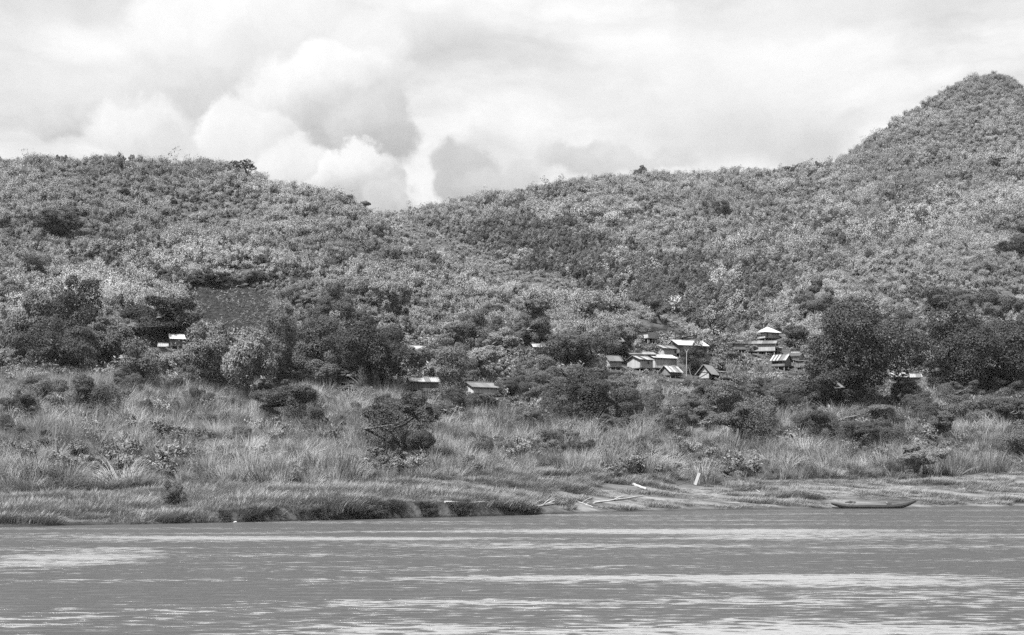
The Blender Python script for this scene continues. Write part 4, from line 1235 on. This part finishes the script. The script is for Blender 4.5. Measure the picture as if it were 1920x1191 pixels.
def sample(n, y0f, y1f, pxr=(-260, 2180), seed=0):
    """points spread evenly over the ground between two depth curves (functions of px)"""
    rng = np.random.default_rng(seed)
    px = rng.uniform(pxr[0], pxr[1], n * 3); u = rng.random(n * 3)
    a, b = y0f(px), y1f(px)
    Y = np.sqrt(a * a + (b * b - a * a) * u)
    w = (b * b - a * a); keep = rng.random(n * 3) < w / w.max()
    return px[keep][:n], Y[keep][:n], rng
def kf(k, off=0): return lambda px: np.interp(px, CX, KN[k][0]) + off
def clear_ok(px, Y, w, h, bottom=.35):
    """false for growth that would stand in front of a kept window; w,h metres"""
    z = ground(px, Y); s = F / Y
    x0, x1 = px - w * s / 2, px + w * s / 2
    yb = row(z, Y); yt = yb - h * s
    ok = np.ones(len(px), bool)
    for (a, b, c, d, Yk) in KEEPA:
        m = d - (d - b) * bottom * 0
        ok &= ~((x1 > a) & (x0 < c) & (yb > b) & (yt < d - .0) & (Y < Yk + 6) & (Y > Yk - 45))
    return ok
def far_from_planted(px, Y, f=.55):
    x = (px - 960) / F * Y; ok = np.ones(len(px), bool)
    for (p, y, r) in PLANTED:
        X = (p - 960) / F * y
        ok &= (x - X) ** 2 + (Y - y) ** 2 > (r * f) ** 2
    return ok
def in_huts(px, Y):
    x = (px - 960) / F * Y; bad = np.zeros(len(px), bool)
    for (a, b, c, d, Yk) in KEEPA:
        bad |= (px > a - 6) & (px < c + 6) & (Y > Yk - .5) & (Y < Yk + 8) & (c - a < 70)
    return bad
def on_plot(px, Y):
    r = row(ground(px, Y), Y); m = inside(PLOT, px + 12 * fbm(px / 14, Y / 9, 71, 2), r + 7 * fbm(px / 12, Y / 8, 72, 2)) & (Y > 230) & (Y < 420)
    for yd in YARDS: m |= inside(yd, px, r) & (Y > 240) & (Y < 330)
    return m
def hides_plot(px, Y, h):
    """stands just below the plot and would cover it"""
    r = row(ground(px, Y) + h, Y); m = inside(PLOT, px + 10 * fbm(px / 14, Y / 9, 73, 2), r + 5) & (Y > 225) & (Y < 420)
    return m
def put(name, protos, px, Y, rng, smin, smax, kindlabel, zs=(.8, 1.2), spin=math.pi, tilt=.12, sink=.1, smul=1.0, prob=None):
    z = ground(px, Y)
    P = np.stack([(px - 960) / F * Y, Y, z - sink], -1)
    s = (smin + (smax - smin) * rng.random(len(px)) ** 1.5) * smul
    scl = np.stack([s, s, s * rng.uniform(zs[0], zs[1], len(px))], -1)
    rot = np.stack([rng.normal(size=len(px)) * tilt, rng.normal(size=len(px)) * tilt, rng.uniform(-spin, spin, len(px))], -1)
    idx = rng.integers(0, len(protos), len(px)) if prob is None else prob(rng, px, Y)
    return gn_scatter(name, protos, P, rot, scl, idx, kindlabel)

# --- hill thicket prototypes: shrub ~ 1 m radius units, later scaled to 2..4 m
rg = np.random.default_rng(5)
def hill_bush(i, mt='hill', n=2000):
    L = crown_lobes(rg, 6, 1.0, -.1, 1.8, 2)
    return quads_mesh('thicket_shape', lobed_leaves(rg, L, n, .11, .5, up=.5, jit=.42), M[mt])
hb = [hill_bush(i)  for i in range(5)] + [bamboo_mesh('thicket_shape', rg, 22, 2.4, M['bamboo'], .16, 130) for i in range(5)]
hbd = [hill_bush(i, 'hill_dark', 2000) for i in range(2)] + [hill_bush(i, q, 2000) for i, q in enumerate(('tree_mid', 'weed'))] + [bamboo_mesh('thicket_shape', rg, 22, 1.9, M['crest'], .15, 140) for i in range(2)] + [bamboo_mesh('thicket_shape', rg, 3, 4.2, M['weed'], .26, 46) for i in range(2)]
far = hb + hbd

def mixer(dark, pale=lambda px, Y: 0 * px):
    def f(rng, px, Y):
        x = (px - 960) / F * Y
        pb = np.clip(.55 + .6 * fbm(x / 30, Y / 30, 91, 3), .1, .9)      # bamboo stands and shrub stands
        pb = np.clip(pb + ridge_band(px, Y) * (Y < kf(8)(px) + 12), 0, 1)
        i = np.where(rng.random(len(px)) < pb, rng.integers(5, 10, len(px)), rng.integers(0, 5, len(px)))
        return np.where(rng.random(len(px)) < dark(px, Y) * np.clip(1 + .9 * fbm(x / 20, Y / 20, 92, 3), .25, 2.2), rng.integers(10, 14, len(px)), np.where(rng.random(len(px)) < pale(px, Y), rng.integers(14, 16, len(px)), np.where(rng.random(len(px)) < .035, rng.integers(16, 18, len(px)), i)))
    return f

def ridge_band(px, Y):
    """the crest of the left spur carries only low pale growth"""
    return np.clip((px - 640) / 120, 0, 1) * np.clip((1440 - px) / 40, 0, 1) * np.clip((Y - kf(8)(px) + 50) / 26, 0, 1)

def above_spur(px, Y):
    """1 in the valley bottom right behind the left spur, where taller forest stands, its darker leaf mix also standing in for valley shade, fading upslope"""
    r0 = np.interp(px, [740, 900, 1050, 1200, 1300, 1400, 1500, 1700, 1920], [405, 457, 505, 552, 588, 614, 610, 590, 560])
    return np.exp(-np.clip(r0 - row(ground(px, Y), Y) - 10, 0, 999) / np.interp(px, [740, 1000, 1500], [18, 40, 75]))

def hills():
    # left hill with its spur, and everything behind it
    px, Y, rng = sample(36000, kf(6, -6), kf(8, 14), seed=1)
    m = visible(px, Y, 26) & ~on_plot(px, Y) & ~in_huts(px, Y) & ~hides_plot(px, Y, 2.2) & clear_ok(px, Y, 3, 3) & far_from_planted(px, Y, .4)
    px, Y = px[m], Y[m]
    sz = np.maximum(.75, 1 + .42 * fbm((px - 960) / F * Y / 16, Y / 16, 77, 3)) * (1 - .45 * ridge_band(px, Y))
    put('hill_thicket', far, px, Y, rng, .45, 1.65, 'dense pale thicket of shrubs and bamboo covering the left hill and its spur', smul=sz, sink=.3, zs=(.9, 1.6), prob=mixer(lambda px, Y: np.clip((kf(8)(px) - Y) / 150, .10, .42) * (1 - ridge_band(px, Y)), lambda px, Y: .75 * ridge_band(px, Y)))
    px, Y, rng = sample(90000, kf(8, 14), kf(13, 25), pxr=(560, 2180), seed=2)
    m = visible(px, Y, 16)
    px, Y = px[m], Y[m]
    sz = np.maximum(.78, 1 + .42 * fbm((px - 960) / F * Y / 24, Y / 24, 78, 3)) * np.interp(Y, [300, 450, 700, 1000], [1.0, 1.2, 1.3, 1.4])
    put('far_hill_thicket', far, px, Y, rng, .55, 1.85, 'dense feathery thicket covering the far right slope and peak', smul=sz * (1 + 1.0 * above_spur(px, Y) * np.interp(px, [850, 1000], [.1, 1])), sink=.4, zs=(.9, 1.6), prob=mixer(lambda px, Y: .14 + 2.2 * above_spur(px, Y) * np.interp(px, [850, 1000], [.1, 1]), lambda px, Y: .6 * np.exp(-((row(ground(px, Y), Y) - np.interp(px, [1600, 1920], [455, 350])) / 16) ** 2) * (px > 1600)))  # darker leaf colours close behind the spur also paint in the fold's shade
hills()

def slope_growth():
    tg = [curved_blades(rg, 150, 1.9, .6, l, .038, M['grass'], 'tall_grass_shape', d) for l, d in ((.12, .5), (.2, .7), (.05, .35), (.28, .9))]
    px, Y, rng = sample(15000, kf(3, -1), kf(5, 12), seed=3)
    x = (px - 960) / F * Y
    patch = fbm(x / 11, Y / 8, 31, 3)
    bare = (abs(px - 1180) < 150) & (Y < np.interp(px, CX, KN[3][0]) + 3 + 2 * fbm(x / 5, Y / 5, 8, 2))
    m = (patch > -.45 - .3 * (px < 900)) & ~in_huts(px, Y) & clear_ok(px, Y, 1.8, 3.3) & far_from_planted(px, Y, .35) & ~bare
    px, Y, patch = px[m], Y[m], patch[m]
    put('tall_grass', tg, px, Y, rng, .45, 1.55, 'tall pale arching grass covering the river slope', smul=1 + .4 * patch, spin=math.pi, tilt=.3)
    px = rng.uniform(1165, 1350, 420); Y = rng.uniform(0, 1, 420)
    Y = kf(4)(px) + 16 + Y * 28
    m = clear_ok(px, Y, 1.6, 3.0)
    put('pale_reeds', [curved_blades(rg, 130, 2.5, .6, .1, .06, M['reed'], 'reed_shape', .55)] * 2, px[m], Y[m], rng, .7, 1.25, 'bright pale reeds right below the village huts', spin=3, tilt=.15)
    # low leafy undergrowth between
    wb = [quads_mesh('undergrowth_shape', lobed_leaves(rg, crown_lobes(rg, 5, .8, -.1, 1.0, 2), 1000, .10, .5, up=.5), M['weed']) for i in range(5)]
    wb += [bamboo_mesh('undergrowth_shape', rg, 12, 1.9, M['weed'], .24, 46) for i in range(3)]
    wb += [quads_mesh('undergrowth_shape', lobed_leaves(rg, crown_lobes(rg, 6, .9, -.2, 1.5, 2), 1200, .105, .5, up=.5), M[q]) for q in ('vine', 'tree_mid', 'weed')]
    px, Y, rng = sample(15000, kf(3, 1), kf(6, 10), seed=4)
    x = (px - 960) / F * Y
    pt = fbm(x / 7, Y / 7, 32, 3)
    low = Y < np.interp(px, CX, KN[5][0])
    right = np.clip((px - 850) / 500, 0, 1)
    m = ((pt > np.where(low, .22 - .62 * right - .35 * np.clip((Y - kf(4)(px) + 4) / 14, 0, 1), -.9)) & ~in_huts(px, Y) & clear_ok(px, Y, 1.8, 2.4) & ~on_plot(px, Y))
    px, Y = px[m], Y[m]
    low = Y < np.interp(px, CX, KN[5][0])
    put('undergrowth', wb, px, Y, rng, .5, 1.9, 'mixed leafy undergrowth among the tall grass and below the trees', smul=np.where(low, .85, 1.15), sink=.15)
    px, Y, rng = sample(16000, kf(5, -8), kf(6, 34), seed=14)
    m = (~on_plot(px, Y) | ((px > 900) & (rng.random(len(px)) < .45))) & clear_ok(px, Y, .8, .5)
    px, Y = px[m], Y[m]
    lc = [quads_mesh('low_cover_shape', lobed_leaves(rg, crown_lobes(rg, 4, .6, -.1, .6, 2), 200, .15, .5, up=.5), M['weed']) for i in range(3)]
    lc += [curved_blades(rg, 60, .8, .5, .2, .045, M['grass'], 'low_cover_shape', .6)]
    put('low_cover', lc, px, Y, rng, .6, 1.3, 'low weeds and grass between the huts and trees', sink=.1)
    # short grass of the shore, leaning with the wind
    sg = [curved_blades(rg, 110, .62, .5, l, .028, M['short'], 'short_grass_shape', .5) for l in (.35, .5, .25)]
    px, Y, rng = sample(26000, kf(2, .0), kf(3, 3), seed=5)
    x = (px - 960) / F * Y
    g = fbm(x / 6, Y / 2.2, 40, 3) + .5 * fbm(x / 2.5, Y / 1.5, 43, 2)
    d = (Y - kf(2)(px)) / (kf(3)(px) - kf(2)(px))
    thin = np.clip((px - 1000) / 150, 0, 1)
    mudband = thin * (.30 + .55 * ((d > .62) & (d < .98) & (px < 1480)) + .35 * (d < .25))
    m = (g > -.75 + 1.15 * mudband) & clear_ok(px, Y, .6, .25)
    px, Y = px[m], Y[m]
    x = (px - 960) / F * Y
    lf = np.interp(px, [0, 900, 1300], [1.15, 1.0, .8]) * np.clip(1 + .9 * fbm(x / 5, Y / 3, 61, 3), .45, 2.1)
    put('short_grass', sg, px, Y, rng, .6, 1.5, 'short windblown grass on the flat shore', smul=lf, spin=.5, tilt=.1, sink=.05)
    # overhanging fringe at the cut bank
    fr = [curved_blades(rg, 90, .9, .4, l, .03, M['fringe'], 'bank_fringe_shape', 1.5) for l in (.3, -.2)]
    rng = np.random.default_rng(9)
    px = rng.uniform(380, 1010, 1500); Y = kf(2)(px) + rng.uniform(-.35, .6, 1500)
    m = fbm(px / 26, px * 0, 55, 3) + .2 * (px - 640) / 300 > .05
    px, Y = px[m], Y[m]
    put('bank_fringe', fr, px, Y, rng, .3, .8, 'matted grass hanging over the dark cut bank', spin=math.pi, tilt=.5, sink=.1)
    # seedlings on the tilled plot
    px = rng.uniform(340, 530, 3000); Y = rng.uniform(262, 400, 3000)
    r = row(ground(px, Y), Y)
    m = inside(PLOT, px, r) & (fbm(px / 16, Y / 9, 6, 3) > -.3)
    px, Y = px[m], Y[m]
    sd_ = [bamboo_mesh('seedling_shape', rg, 5, .9, M['bamboo'], .28, 7) for i in range(3)]
    put('field_seedlings', sd_, px, Y, rng, .25, .95, 'sparse pale seedlings growing on the dark tilled field', sink=0)
slope_growth()


def haze():
    m, t, out = mat_new('humid_air')
    pv = t.n('ShaderNodeVolumePrincipled')
    pv.inputs['Color'].default_value = (.9, .9, .9, 1)
    pv.inputs['Density'].default_value = .00004
    t.t.links.new(pv.outputs[0], out.inputs['Volume'])
    o = MB().box(-4100, 4100, -700, 1400, -3, 340).build('haze', m)
    tag(o, 'thin humid air over river and hills', kind='stuff')
haze()
